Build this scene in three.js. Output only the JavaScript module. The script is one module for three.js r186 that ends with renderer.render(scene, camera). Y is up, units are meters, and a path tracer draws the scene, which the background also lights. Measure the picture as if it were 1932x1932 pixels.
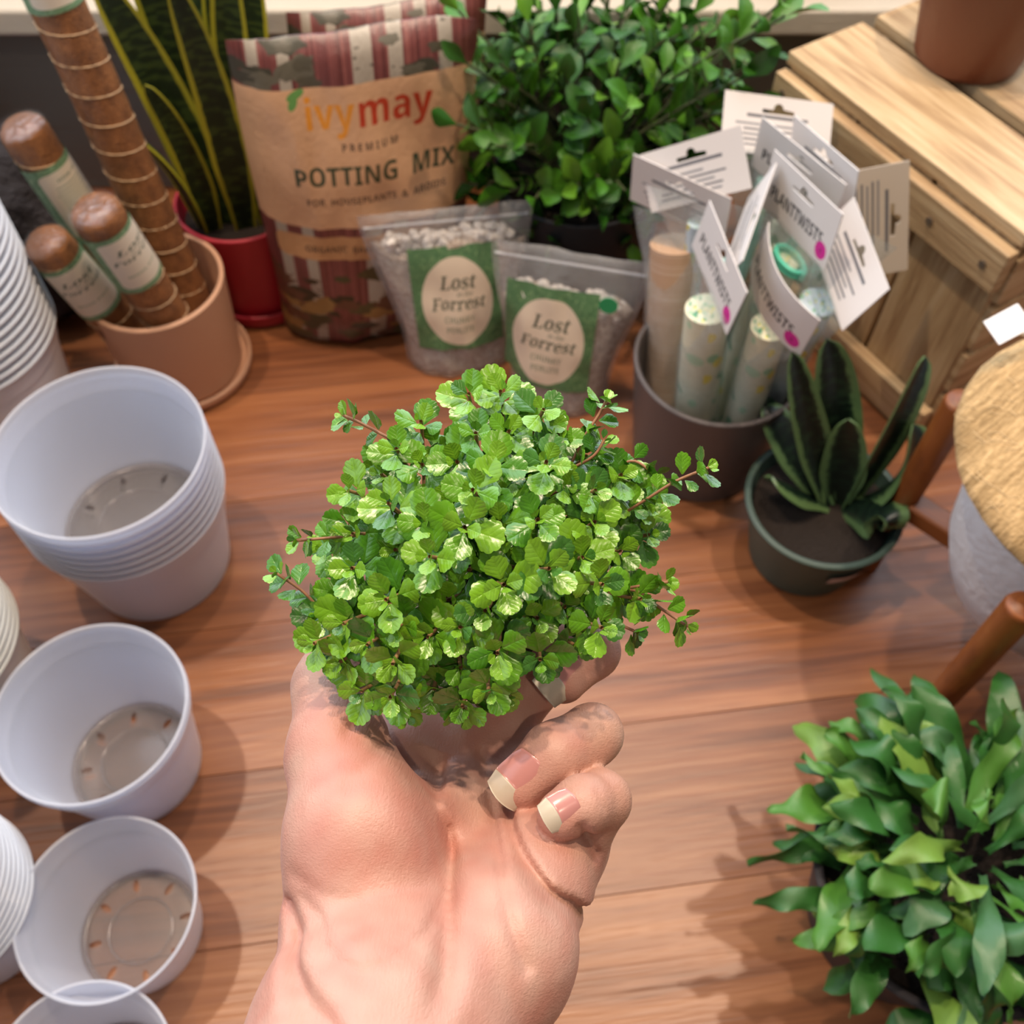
import * as THREE from 'three';
import { mergeGeometries, mergeVertices, toCreasedNormals } from 'three/addons/utils/BufferGeometryUtils.js';
import { RoundedBoxGeometry } from 'three/addons/geometries/RoundedBoxGeometry.js';
import { RectAreaLightUniformsLib } from 'three/addons/lights/RectAreaLightUniformsLib.js';
import { ImprovedNoise } from 'three/addons/math/ImprovedNoise.js';

// ---------------------------------------------------------------- camera, sky, lights, exposure
const scene = new THREE.Scene();
const renderer = new THREE.WebGLRenderer();
renderer.toneMapping = THREE.LinearToneMapping;
renderer.toneMappingExposure = 0.72;
renderer.shadowMap.enabled = true;
RectAreaLightUniformsLib.init();

const PITCH = 57 * Math.PI / 180, FPX = 1932, EYE = new THREE.Vector3(0, 0.78, 0);
const FWD = new THREE.Vector3(0, -Math.sin(PITCH), -Math.cos(PITCH));
const UPV = new THREE.Vector3(0, Math.cos(PITCH), -Math.sin(PITCH));
const camera = new THREE.PerspectiveCamera(2 * Math.atan(966 / FPX) * 180 / Math.PI, 1, 0.02, 30);
camera.position.copy(EYE);
camera.up.set(0, 1, 0);
camera.lookAt(EYE.clone().add(FWD));
camera.focus = 0.275;
camera.userData.fStop = 19.0;
scene.add(camera);

scene.background = new THREE.Color().setRGB(0.78, 0.9, 1.1);      // overcast sky outside the shop window

function areaLight(color, intensity, w, h, pos, target, name) {
  const l = new THREE.RectAreaLight(color, intensity, w, h);
  l.position.set(...pos); l.lookAt(...target); l.name = name; scene.add(l); return l;
}
const DAY = new THREE.Color().setRGB(0.86, 0.95, 1.08);
areaLight(DAY, 3.4, 2.5, 1.45, [-0.15, 1.12, -0.93], [-0.15, 1.05, 1], 'daylight_back_window');
areaLight(DAY, 1.5, 1.5, 1.5, [-1.38, 1.45, 0.1], [1, 1.1, 0.1], 'daylight_left_window');
const LAMPS = [[-0.6, 2.34, -0.62, 9, 'leftmost warm ceiling downlight, above the stacked cups'], [0.08, 2.34, -0.78, 7, 'middle warm ceiling downlight, above the perlite pouches'], [0.62, 2.34, -0.55, 8, 'rightmost warm ceiling downlight, above the plant stand'], [0.15, 2.34, 0.8, 3, 'nearest warm ceiling downlight, behind the viewer']];   // ceiling downlights: x, y, z, strength
const WARM = new THREE.Color().setRGB(1.0, 0.79, 0.59);

// ---------------------------------------------------------------- helpers
function rng(seed) { let a = seed >>> 0; return () => { a = (a + 0x6D2B79F5) | 0; let t = Math.imul(a ^ (a >>> 15), 1 | a); t = (t + Math.imul(t ^ (t >>> 7), 61 | t)) ^ t; return ((t ^ (t >>> 14)) >>> 0) / 4294967296; }; }
const perlin = new ImprovedNoise();
const V = (x, y, z) => new THREE.Vector3(x, y, z);
const lerp = (a, b, t) => a + (b - a) * t;
const clamp = (x, a, b) => Math.max(a, Math.min(b, x));
const smooth = (a, b, x) => { const t = clamp((x - a) / (b - a), 0, 1); return t * t * (3 - 2 * t); };
// a point seen at photo position (px, py), d metres in front of the lens / at height y
const P = (px, py, d) => EYE.clone().addScaledVector(FWD, d).add(V((px - 966) / FPX * d, 0, 0)).addScaledVector(UPV, -(py - 966) / FPX * d);
const FL = (px, py, y = 0) => { const r = P(px, py, 1).sub(EYE); return EYE.clone().addScaledVector(r, (y - EYE.y) / r.y); };
const PX = (p) => { const v = p.clone().sub(EYE), z = v.dot(FWD); return [966 + FPX * v.x / z, 966 - FPX * v.dot(UPV) / z, z]; };

const used = {};
function numbered(n) { const k = used[n] = (used[n] ?? -1) + 1; return k ? `${n}_${String(k).padStart(3, '0')}` : n; }
function thing(name, label, category, pos = [0, 0, 0], group) {
  const o = new THREE.Group(); o.name = numbered(name); scene.add(o);
  if (pos.isVector3) o.position.copy(pos); else o.position.set(...pos);
  o.userData = { label, category }; if (group) o.userData.group = group;
  return o;
}
function part(parent, name, geo, mat, label) {
  const m = new THREE.Mesh(geo, mat); m.name = name; m.castShadow = m.receiveShadow = true;
  if (label) m.userData.label = label;
  parent.add(m); return m;
}
// a part whose geometry is given in world coordinates
function wpart(parent, name, geo, mat, label) {
  const p = parent.getWorldPosition(V(0, 0, 0)); geo.translate(-p.x, -p.y, -p.z);
  return part(parent, name, geo, mat, label);
}
function struct(name, geo, mat, label) {
  const m = new THREE.Mesh(geo, mat); m.name = name; m.castShadow = m.receiveShadow = true;
  m.userData = { kind: 'structure' }; if (label) m.userData.label = label; scene.add(m); return m;
}
function dup(o, pos, label) {
  const c = o.clone(); c.name = numbered(o.name.replace(/_\d{3}$/, '')); c.position.set(...pos); c.userData = { ...o.userData };
  if (label) c.userData.label = label; scene.add(c); return c;
}
function merge(list) { const r = mergeGeometries(list.map((g) => g.index ? g.toNonIndexed() : g)); return r; }
function box(w, h, d, x = 0, y = 0, z = 0, r = 0) {
  const g = r ? new RoundedBoxGeometry(w, h, d, 2, r) : new THREE.BoxGeometry(w, h, d); g.translate(x, y, z); return g;
}
function lathe(pts, seg = 72) { return new THREE.LatheGeometry(pts.map(([x, y]) => new THREE.Vector2(x, y)), seg); }
function tube(points, r, seg = 24, rad = 8, closed = false) { return new THREE.TubeGeometry(new THREE.CatmullRomCurve3(points, closed), seg, r, rad, closed); }
function std(o) { return new THREE.MeshStandardMaterial(o); }
function phy(o) { return new THREE.MeshPhysicalMaterial(o); }
const rgb = (r, g, b) => new THREE.Color().setRGB(r, g, b);

// ---------------------------------------------------------------- textures
function canvasTex(w, h, draw, srgb = true) {
  const c = document.createElement('canvas'); c.width = w; c.height = h; draw(c.getContext('2d'), w, h);
  const t = new THREE.CanvasTexture(c); if (srgb) t.colorSpace = THREE.SRGBColorSpace; t.magFilter = THREE.LinearFilter;
  t.wrapS = t.wrapT = THREE.RepeatWrapping; return t;
}
function dataTex(w, h, fn, srgb = true) {
  const a = new Uint8Array(w * h * 4);
  for (let y = 0; y < h; y++) for (let x = 0; x < w; x++) {
    const c = fn(x / w, y / h), i = (y * w + x) * 4;
    for (let k = 0; k < 3; k++) a[i + k] = clamp(Math.round((typeof c === 'number' ? c : c[k]) * 255), 0, 255);
    a[i + 3] = 255;
  }
  const t = new THREE.DataTexture(a, w, h); t.magFilter = THREE.LinearFilter; t.minFilter = THREE.LinearMipmapLinearFilter; t.generateMipmaps = true;
  t.wrapS = t.wrapT = THREE.RepeatWrapping; if (srgb) t.colorSpace = THREE.SRGBColorSpace; t.needsUpdate = true; return t;
}
// noise that repeats over the unit square
function vnoise(seed, nx, ny) {
  const r = rng(seed), g = new Float32Array(nx * ny); for (let i = 0; i < g.length; i++) g[i] = r();
  return (u, v) => {
    const x = ((u % 1) + 1) % 1 * nx, y = ((v % 1) + 1) % 1 * ny, x0 = Math.floor(x) % nx, y0 = Math.floor(y) % ny, x1 = (x0 + 1) % nx, y1 = (y0 + 1) % ny;
    let fx = x - Math.floor(x), fy = y - Math.floor(y); fx = fx * fx * (3 - 2 * fx); fy = fy * fy * (3 - 2 * fy);
    return lerp(lerp(g[y0 * nx + x0], g[y0 * nx + x1], fx), lerp(g[y1 * nx + x0], g[y1 * nx + x1], fx), fy);
  };
}
function woodTex(seed, dark, mid, light, w = 1024, h = 1024, knots = []) {
  const n1 = vnoise(seed, 6, 40), n2 = vnoise(seed + 1, 14, 140), n3 = vnoise(seed + 2, 40, 420), n4 = vnoise(seed + 3, 3, 8), n5 = vnoise(seed + 4, 5, 12);
  return dataTex(w, h, (u, v) => {
    const wv = v + 0.03 * (n4(u, v) - 0.5);
    let t = 0.42 * n1(u, wv) + 0.26 * n2(u, wv) + 0.16 * n3(u, wv) + 0.3 * (n5(u, v) - 0.5) + 0.08;
    let k = 0;
    for (const [ku, kv, kr] of knots) { const d = Math.hypot((u - ku) * 2.2, v - kv) / kr; k = Math.max(k, smooth(1, 0.5, d)); t += 0.16 * Math.sin(d * 9) * Math.exp(-d * 0.9); }
    t = clamp(t, 0, 1);
    const c = [0, 1, 2].map((i) => t < 0.5 ? lerp(dark[i], mid[i], t * 2) : lerp(mid[i], light[i], t * 2 - 1));
    return k ? c.map((x, i) => lerp(x, [0.25, 0.12, 0.1][i], k)) : c;
  });
}
const grainBump = (() => { const a = vnoise(31, 12, 160), b = vnoise(32, 60, 500); return dataTex(512, 1024, (u, v) => 0.6 * a(u, v) + 0.4 * b(u, v), false); })();
const fineBump = (() => { const a = vnoise(41, 64, 64), b = vnoise(42, 200, 200), c = vnoise(43, 16, 16); return dataTex(512, 512, (u, v) => 0.4 * a(u, v) + 0.35 * b(u, v) + 0.25 * c(u, v), false); })();

// ---------------------------------------------------------------- the room
const WZ = -0.95, SILL = 0.205;
const mWall = std({ color: rgb(0.2, 0.19, 0.172), roughness: 0.9, bumpMap: fineBump, bumpScale: 0.001 });
const mWhite = std({ color: rgb(0.3, 0.28, 0.26), roughness: 0.9 });
const mSill = std({ color: rgb(0.62, 0.56, 0.47), roughness: 0.6, bumpMap: fineBump, bumpScale: 0.0004 });
{
  const T = 0.15, X0 = -1.45, X1 = 1.45, Z1 = 1.9, H = 2.45;
  // back wall: low parapet below the shop window, piers and lintel round the opening
  struct('wall_back', merge([box(X1 - X0 + 2 * T, SILL, T, 0, SILL / 2, WZ - T / 2), box(0.12, H - SILL, T, X0 + 0.06, (H + SILL) / 2, WZ - T / 2), box(0.3, H - SILL, T, X1 - 0.15, (H + SILL) / 2, WZ - T / 2), box(X1 - X0, 0.5, T, 0, H - 0.25, WZ - T / 2)]), mWall);
  const sill = struct('trim_1', box(X1 - X0 - 0.02, 0.028, T + 0.03, 0, SILL + 0.014, WZ - T / 2 + 0.02, 0.005), mSill);
  sill.userData.label = 'cream painted window sill';
  const win = new THREE.Group(); win.name = 'window_1'; win.userData = { kind: 'structure' }; scene.add(win);
  const wx0 = X0 + 0.12, wx1 = X1 - 0.3, wy0 = SILL + 0.028, wy1 = H - 0.5, cz = WZ - T + 0.03;
  const mFrame = std({ color: rgb(0.5, 0.48, 0.45), roughness: 0.5 });
  part(win, 'window_frame', merge([box(wx1 - wx0, 0.04, 0.04, (wx0 + wx1) / 2, wy0 + 0.02, cz), box(wx1 - wx0, 0.04, 0.04, (wx0 + wx1) / 2, wy1 - 0.02, cz), box(0.04, wy1 - wy0, 0.04, wx0 + 0.02, (wy0 + wy1) / 2, cz), box(0.04, wy1 - wy0, 0.04, wx1 - 0.02, (wy0 + wy1) / 2, cz), box(0.04, wy1 - wy0, 0.04, (wx0 + wx1) / 2, (wy0 + wy1) / 2, cz)]), mFrame);
  part(win, 'window_pane', box(wx1 - wx0 - 0.06, wy1 - wy0 - 0.06, 0.004, (wx0 + wx1) / 2, (wy0 + wy1) / 2, cz), phy({ color: rgb(0.95, 0.97, 0.97), transmission: 1, roughness: 0, thickness: 0 }));
  // left wall with a second window
  const lz0 = -0.7, lz1 = 0.9, ly0 = 0.7, ly1 = 2.2, zl = Z1 - WZ + T;
  struct('wall_left', merge([box(T, ly0, zl, X0 - T / 2, ly0 / 2, (Z1 + WZ - T) / 2), box(T, H - ly1, zl, X0 - T / 2, (H + ly1) / 2, (Z1 + WZ - T) / 2), box(T, ly1 - ly0, lz0 - WZ + T, X0 - T / 2, (ly0 + ly1) / 2, (lz0 + WZ - T) / 2), box(T, ly1 - ly0, Z1 - lz1, X0 - T / 2, (ly0 + ly1) / 2, (Z1 + lz1) / 2)]), mWhite);
  const win2 = new THREE.Group(); win2.name = 'window_2'; win2.userData = { kind: 'structure' }; scene.add(win2);
  part(win2, 'window_pane', box(0.004, ly1 - ly0, lz1 - lz0, X0 - 0.1, (ly0 + ly1) / 2, (lz0 + lz1) / 2), phy({ color: rgb(0.95, 0.97, 0.97), transmission: 1, roughness: 0, thickness: 0 }));
  struct('wall_right', box(T, H, zl, X1 + T / 2, H / 2, (Z1 + WZ - T) / 2), mWhite);
  struct('wall_front', box(X1 - X0 + 2 * T, H, T, 0, H / 2, Z1 + T / 2), mWhite);
  struct('ceiling', box(X1 - X0 + 2 * T, T, zl + T, 0, H + T / 2, (Z1 + WZ) / 2), mWhite);
}
// floor: long laminate planks, each a board of its own on a slab
{
  const floorObj = new THREE.Group(); floorObj.name = 'floor'; floorObj.userData = { kind: 'structure', label: 'reddish brown wood plank floor' }; scene.add(floorObj);
  part(floorObj, 'slab', box(3.3, 0.1, 3.2, 0, -0.058, 0.4), std({ color: rgb(0.03, 0.018, 0.012), roughness: 0.9 }));
  const tex = woodTex(7, [0.305, 0.163, 0.09], [0.53, 0.325, 0.195], [0.675, 0.46, 0.3], 2048, 1024);
  const mats = [[1, 1, 1], [0.88, 0.85, 0.83], [1.0, 0.95, 0.88]].map((c) => phy({ color: rgb(...c), map: tex, roughness: 0.36, bumpMap: grainBump, bumpScale: 0.0003, specularIntensity: 1 }));
  const r = rng(5), yaw = 0.13, W = 0.128;
  const ca = Math.cos(yaw), sa = Math.sin(yaw);
  for (let row = -9; row < 13; row++) {
    let x = -1.9 - r() * 0.9;
    while (x < 1.9) {
      const L = 0.95 + r() * 0.35, cx = x + L / 2, cz = 0.03 + row * W;
      const wx = cx * ca + cz * sa, wz = -cx * sa + cz * ca;
      if (Math.abs(wx) < 2.1 && wz > -1.5 && wz < 2.4) {
        const g = new RoundedBoxGeometry(L - 0.0004, 0.008, W - 0.0004, 1, 0.0004);
        const p = g.attributes.position, uv = g.attributes.uv, ou = r(), ov = r();
        for (let i = 0; i < p.count; i++) uv.setXY(i, ou + p.getX(i) / 1.1, ov + p.getZ(i) / 0.55);
        const m = part(floorObj, 'plank', g, mats[Math.floor(r() * 3)]); m.position.set(wx, -0.004, wz); m.rotation.y = yaw;
      }
      x += L;
    }
  }
}
// ceiling downlights that light the shop corner
for (const [x, y, z, s, label] of LAMPS) {
  const g = thing('ceiling_downlight', label, 'light', [x, y, z], 'ceiling downlights');
  part(g, 'housing', lathe([[0.0, 0.11], [0.055, 0.11], [0.055, 0.0], [0.05, 0.0], [0.048, 0.1], [0, 0.1]], 32), std({ color: rgb(0.6, 0.6, 0.6), roughness: 0.5 }));
  const b = part(g, 'bulb', new THREE.SphereGeometry(0.022, 20, 14), std({ color: rgb(1, 0.9, 0.8), emissive: WARM, emissiveIntensity: 30 })); b.position.y = 0.03;
  const l = new THREE.SpotLight(WARM, s, 0, 0.9, 0.6, 2); l.position.set(0, -0.012, 0); l.target.position.set(0, -2, 0); l.castShadow = true; l.shadow.radius = 1.6; l.shadow.mapSize.set(2048, 2048);
  g.add(l); g.add(l.target); l.name = 'downlight_beam'; l.target.name = 'downlight_aim';
}

// ---------------------------------------------------------------- leaves
// a strap or sword leaf swept along a curve: half-width profile w(t), thickness, cross fold; closed on both faces
function strapLeaf(curve, side, wfun, { rows = 22, cols = 6, thick = 0.0016, fold = 0.25, wave = 0, waveN = 5, twist = 0 } = {}) {
  const pos = [], uv = [], idx = [], n = (cols + 1);
  const s0 = side.clone().normalize();
  for (let f = 0; f < 2; f++) for (let i = 0; i <= rows; i++) {
    const t = i / rows, c = curve.getPoint(t), tg = curve.getTangent(t);
    const s = s0.clone().addScaledVector(tg, -s0.dot(tg)).normalize(), nn = s.clone().cross(tg).normalize();
    if (twist) { s.applyAxisAngle(tg, twist * t); nn.applyAxisAngle(tg, twist * t); }
    const w = wfun(t);
    for (let j = 0; j <= cols; j++) {
      const u = j / cols * 2 - 1, edge = 1 - u * u;
      const lift = fold * w * u * u + wave * Math.sin(t * Math.PI * 2 * waveN + (u > 0 ? 0.7 : 2.4)) * u * u;
      const th = (f ? -0.5 : 0.5) * thick * (0.15 + 0.85 * Math.sqrt(Math.max(edge, 0)));
      const p = c.clone().addScaledVector(s, u * w).addScaledVector(nn, lift + th);
      pos.push(p.x, p.y, p.z); uv.push(j / cols, t);
    }
  }
  const o = (rows + 1) * n;
  for (let i = 0; i < rows; i++) for (let j = 0; j < cols; j++) {
    const a = i * n + j, b = a + 1, c = a + n, d = c + 1;
    idx.push(a, b, c, b, d, c, o + a, o + c, o + b, o + b, o + c, o + d);
  }
  for (let i = 0; i < rows; i++) for (const j of [0, cols]) {
    const a = i * n + j, c = a + n; if (j === 0) idx.push(a, c, o + a, c, o + c, o + a); else idx.push(a, o + a, c, c, o + a, o + c);
  }
  const g = new THREE.BufferGeometry(); g.setAttribute('position', new THREE.Float32BufferAttribute(pos, 3)); g.setAttribute('uv', new THREE.Float32BufferAttribute(uv, 2)); g.setIndex(idx);
  g.computeVertexNormals(); return g;
}
// a small leaf lying in x (side) / y (length) with its face to +z; outline from a polar function
function discLeaf(L, Wd, { n = 24, scallop = 0, cup = 0.2, crease = 0.06, point = 0, thick = 0.00035, base = 0.5 } = {}) {
  const ring = (k, f) => {
    const a = k / n * Math.PI * 2 - Math.PI / 2, ca = Math.cos(a), sa = Math.sin(a);
    let r = 1 + (scallop ? scallop * Math.abs(Math.sin(k / n * Math.PI * 11 + 0.0001)) ** 0.8 * smooth(-0.7, 0.1, sa) - scallop * 0.5 : 0);
    let x = ca * r * Wd / 2, y = sa * r * L / 2;
    const v = (sa + 1) / 2; x *= lerp(base, 1, smooth(0, 0.62, v)) * (point ? lerp(1, 0.55, smooth(0.6, 1, v) * point) : 1);
    return [x * f, L / 2 + y * f];
  };
  const pos = [], uv = [], idx = [], fs = [0.4, 0.75, 1];
  for (let face = 0; face < 2; face++) {
    const o = pos.length / 3, sgn = face ? -1 : 1;
    const put = (x, y, edge) => { const q = (x * x) / (Wd * Wd / 4), w = ((y - L / 2) / (L / 2)); const z = cup * Wd * 0.5 * q - cup * 0.35 * L * Math.max(w, 0) ** 2 + crease * Wd * (Math.abs(x) / (Wd / 2)) + (edge ? 0 : sgn * thick / 2); pos.push(x, y, z); uv.push(x / Wd + 0.5, y / L); };
    put(0, L / 2, false);
    for (const f of fs) for (let k = 0; k < n; k++) { const [x, y] = ring(k, f); put(x, y, f === 1); }
    for (let k = 0; k < n; k++) {
      const k1 = (k + 1) % n, a = o + 1 + k, b = o + 1 + k1;
      if (!face) idx.push(o, a, b); else idx.push(o, b, a);
      for (let q = 0; q + 1 < fs.length; q++) { const e = a + q * n, f = b + q * n, c = e + n, d = f + n; if (!face) idx.push(e, c, f, f, c, d); else idx.push(e, f, c, f, d, c); }
    }
  }
  const g = new THREE.BufferGeometry(); g.setAttribute('position', new THREE.Float32BufferAttribute(pos, 3)); g.setAttribute('uv', new THREE.Float32BufferAttribute(uv, 2)); g.setIndex(idx);
  g.computeVertexNormals(); return g;
}
// matrix that sets a disc leaf at p, its length along dir, its face towards up
const quilt = dataTex(128, 128, (() => { const a = vnoise(141, 14, 14), b = vnoise(142, 40, 40); return (u, v) => { const x = Math.abs(u - 0.5) * 2, mid = 1 - smooth(0, 0.09, x), s = Math.abs(Math.sin((v * 1.0 - x * 0.38) * 18)); return 0.55 * Math.pow(s, 0.5) * (1 - mid) + 0.3 * a(u, v) + 0.15 * b(u, v); }; })(), false);
function leafMatrix(p, dir, up, s = 1) {
  const y = dir.clone().normalize(), z = up.clone().addScaledVector(y, -up.dot(y)).normalize(), x = y.clone().cross(z);
  return new THREE.Matrix4().makeBasis(x, y, z).scale(V(s, s, s)).setPosition(p);
}
// the `most` leaves that show largest become parts, the rest one joined part
function addLeaves(root, leaves, geos, mats, most = 290, name = 'leaf') {
  const base = root.getWorldPosition(V(0, 0, 0)), shift = new THREE.Matrix4().makeTranslation(-base.x, -base.y, -base.z);
  leaves.forEach((l) => { const p = V(0, 0, 0).setFromMatrixPosition(l.m); l.rank = (l.s ?? 1) / p.distanceTo(EYE) * (l.front ?? 1); });
  const sorted = leaves.slice().sort((a, b) => b.rank - a.rank);
  sorted.slice(0, most).forEach((l) => { const m = part(root, name, geos[l.g], mats[l.c]); m.applyMatrix4(shift.clone().multiply(l.m)); });
  const rest = sorted.slice(most);
  const order = mats.map((_, c) => rest.filter((l) => l.c === c)), gs = order.map((ls) => ls.length ? merge(ls.map((l) => geos[l.g].clone().applyMatrix4(shift.clone().multiply(l.m)))) : null);
  if (rest.length) { const m = part(root, 'inner_foliage', mergeGeometries(gs.filter((q) => q), true), mats.filter((_, c) => gs[c])); m.userData.kind = 'stuff'; }
}
const leafMat = (c, o = {}) => phy({ color: rgb(...c), roughness: 0.38, transmission: 0.16, thickness: 0, side: THREE.DoubleSide, bumpMap: fineBump, bumpScale: 0.0002, ...o });

// ---------------------------------------------------------------- pots
function potGeo(rt, rb, h, wall = 0.004, lip = 0) {
  const pts = [[0.0001, 0.0], [rb - 0.003, 0.0], [rb, 0.003], [rt - 0.0005, h - 0.004], [rt + lip, h - 0.003], [rt + lip, h - 0.001], [rt - wall / 2, h], [rt - wall, h - 0.0015], [rb - wall, 0.006], [0.0001, 0.006]];
  return lathe(pts, 96);
}
function saucerGeo(r, h) { return lathe([[0.0001, 0], [r - 0.004, 0], [r, 0.004], [r + 0.001, h - 0.002], [r - 0.0005, h], [r - 0.003, h - 0.001], [r - 0.004, 0.005], [0.0001, 0.005]], 96); }
const soilMat = std({ color: rgb(0.022, 0.014, 0.01), roughness: 1, bumpMap: fineBump, bumpScale: 0.004 });
function soilGeo(r, y) { const g = new THREE.CircleGeometry(r, 40, 0); g.rotateX(-Math.PI / 2); const cy = new THREE.CylinderGeometry(r, r * 0.95, 0.02, 40, 1); cy.translate(0, y - 0.01, 0); return cy; }

// peach pot with its saucer and the four moss poles
const PEACH = FL(352, 690);
{
  const m = phy({ color: rgb(0.56, 0.31, 0.19), roughness: 0.55, bumpMap: fineBump, bumpScale: 0.0003 });
  const g = thing('plant_pot', 'peach coloured ceramic pot holding the brown moss poles', 'pot', PEACH);
  const p = part(g, 'pot_body', potGeo(0.064, 0.057, 0.112, 0.005), m); p.position.y = 0.006;
  part(g, 'saucer', saucerGeo(0.066, 0.014), m);
}
function poleLabelTex(seed, flip) {
  return canvasTex(512, 512, (c, w, h) => {
    const r = rng(seed); c.fillStyle = '#6f8f6a'; c.fillRect(0, 0, w, h);
    for (let i = 0; i < 900; i++) { c.fillStyle = ['#4d7050', '#86a37c', '#5f8262', '#97ad85'][i % 4]; c.beginPath(); c.ellipse(r() * w, r() * h, 3 + r() * 9, 2 + r() * 3, r() * 6, 0, 7); c.fill(); }
    c.fillStyle = '#d9ccb8'; c.beginPath(); c.roundRect(150, 40, 215, 430, 34); c.fill();
    c.save(); c.translate(257, 250); c.fillStyle = '#43503f'; c.textAlign = 'center';
    if (!flip) {
      c.font = 'italic bold 62px serif'; c.fillText('Lost', 0, -82); c.font = 'italic 24px serif'; c.fillText('in the', 10, -52); c.font = 'italic bold 50px serif'; c.fillText('Forrest', 0, -6);
      c.fillStyle = '#8a9a7d'; c.font = 'bold 26px sans-serif'; c.fillText('MOSS POLE', 0, 120);
    } else {
      c.fillStyle = '#6c7a66'; c.font = 'bold 24px sans-serif'; c.fillText('HOW TO', 0, -150); c.fillStyle = '#8a9480';
      for (let i = 0; i < 9; i++) c.fillRect(-75 + r() * 12, -120 + i * 23, 150 - r() * 50, 6);
      c.fillStyle = '#2c2c2c'; for (let i = 0; i < 18; i++) c.fillRect(-10 + i * 5, 125, 1 + r() * 3, 46);
    }
    c.restore();
  });
}
{
  const coir = dataTex(512, 512, (() => { const a = vnoise(51, 40, 160), b = vnoise(52, 160, 50), c = vnoise(53, 8, 8); return (u, v) => { const t = 0.4 * a(u, v) + 0.3 * b(u, v) + 0.4 * c(u, v); return [lerp(0.34, 0.68, t), lerp(0.19, 0.44, t), lerp(0.075, 0.235, t)]; }; })());
  const mCoir = phy({ map: coir, roughness: 0.8, bumpMap: fineBump, bumpScale: 0.0015, clearcoat: 0.45, clearcoatRoughness: 0.28 });
  const mTwine = std({ color: rgb(0.55, 0.37, 0.21), roughness: 0.7 });
  const mFilm = phy({ color: rgb(1, 1, 1), transmission: 1, roughness: 0.04, thickness: 0, specularIntensity: 0.5, bumpMap: fineBump, bumpScale: 0.003 });
  const mStick = std({ color: rgb(0.55, 0.36, 0.18), roughness: 0.7 });
  function pole(label, bot, top, r, bandFrom, bandLen, tex, turn, pitch = 0.025) {
    const g = thing('moss_pole', label, 'moss pole', bot, 'coir moss poles in the peach pot');
    const axis = top.clone().sub(bot), L = axis.length(); axis.normalize();
    // local frame: +z of the label turned to the lens
    const toEye = EYE.clone().sub(top), z = toEye.addScaledVector(axis, -toEye.dot(axis)).normalize().applyAxisAngle(axis, turn), x = axis.clone().cross(z);
    const M = new THREE.Matrix4().makeBasis(x, axis, z);
    g.quaternion.setFromRotationMatrix(M);
    const n = 40, pts = [[0.0001, 0.03], [r * 0.8, 0.031]];
    for (let i = 0; i <= n; i++) { const y = lerp(0.033, L - 0.006, i / n); pts.push([r * (1 + 0.012 * Math.sin(y * 300)), y]); }
    pts.push([r * 0.93, L - 0.002], [r * 0.72, L + 0.002], [r * 0.35, L + 0.0035], [0.0001, L + 0.0035]);
    const body = lathe(pts, 40); { const p = body.attributes.position, uv = body.attributes.uv; for (let i = 0; i < p.count; i++) uv.setXY(i, uv.getX(i) * 2, p.getY(i) / 0.09); }
    part(g, 'coir_core', body, mCoir);
    part(g, 'stick', new THREE.CylinderGeometry(0.008, 0.008, 0.04, 14).translate(0, 0.02, 0), mStick);
    const hp = []; const turns = (L - 0.05) / pitch; for (let i = 0; i <= turns * 14; i++) { const t = i / 14, a = t * Math.PI * 2; hp.push(V(Math.cos(a) * r * 1.012, 0.04 + t * pitch, Math.sin(a) * r * 1.012)); }
    part(g, 'twine_wrap', tube(hp, 0.00065, hp.length, 5), mTwine);
    if (bandLen) {
      const band = new THREE.CylinderGeometry(r * 1.045, r * 1.045, bandLen, 48, 1, true, -Math.PI, Math.PI * 2); band.translate(0, L - bandFrom - bandLen / 2, 0);
      const inner = new THREE.CylinderGeometry(r * 1.025, r * 1.025, bandLen, 48, 1, true).scale(-1, 1, 1); inner.translate(0, L - bandFrom - bandLen / 2, 0);
      const bm = phy({ map: tex, roughness: 0.55, side: THREE.DoubleSide }); part(g, 'paper_label', band, bm);
    }
    // crumpled clear film folded over the top
    const cap = new THREE.SphereGeometry(r * 1.06, 28, 14, 0, Math.PI * 2, 0, Math.PI * 0.45); cap.scale(1, 0.55, 1);
    { const p = cap.attributes.position; for (let i = 0; i < p.count; i++) { const k = 1 + 0.09 * perlin.noise(p.getX(i) * 260, p.getZ(i) * 260, L * 9); p.setXYZ(i, p.getX(i) * k, p.getY(i) * k, p.getZ(i) * k); } cap.computeVertexNormals(); }
    cap.translate(0, L - 0.004, 0); part(g, 'film_cap', cap, mFilm);
    return g;
  }
  const A = poleLabelTex(3, false), B = poleLabelTex(4, true);
  pole('longest brown moss pole, rising past the snake plant to the top edge', FL(390, 642, 0.012), P(38, -148, 0.715), 0.0205, 0.006, 0.05, A, 0.4);
  pole('brown moss pole with a barcode text label, farthest left top end', FL(310, 642, 0.012), P(38, 236, 0.82), 0.0195, 0.03, 0.078, B, 0.55);
  pole('brown moss pole with green and cream label in front of the others', FL(390, 708, 0.012), P(175, 392, 0.805), 0.0205, 0.016, 0.062, A, 0.45);
  pole('shortest brown moss pole, lowest, leaning over the pot rim', FL(310, 708, 0.012), P(82, 452, 0.84), 0.0195, 0.018, 0.062, A, -0.1);
}

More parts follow.
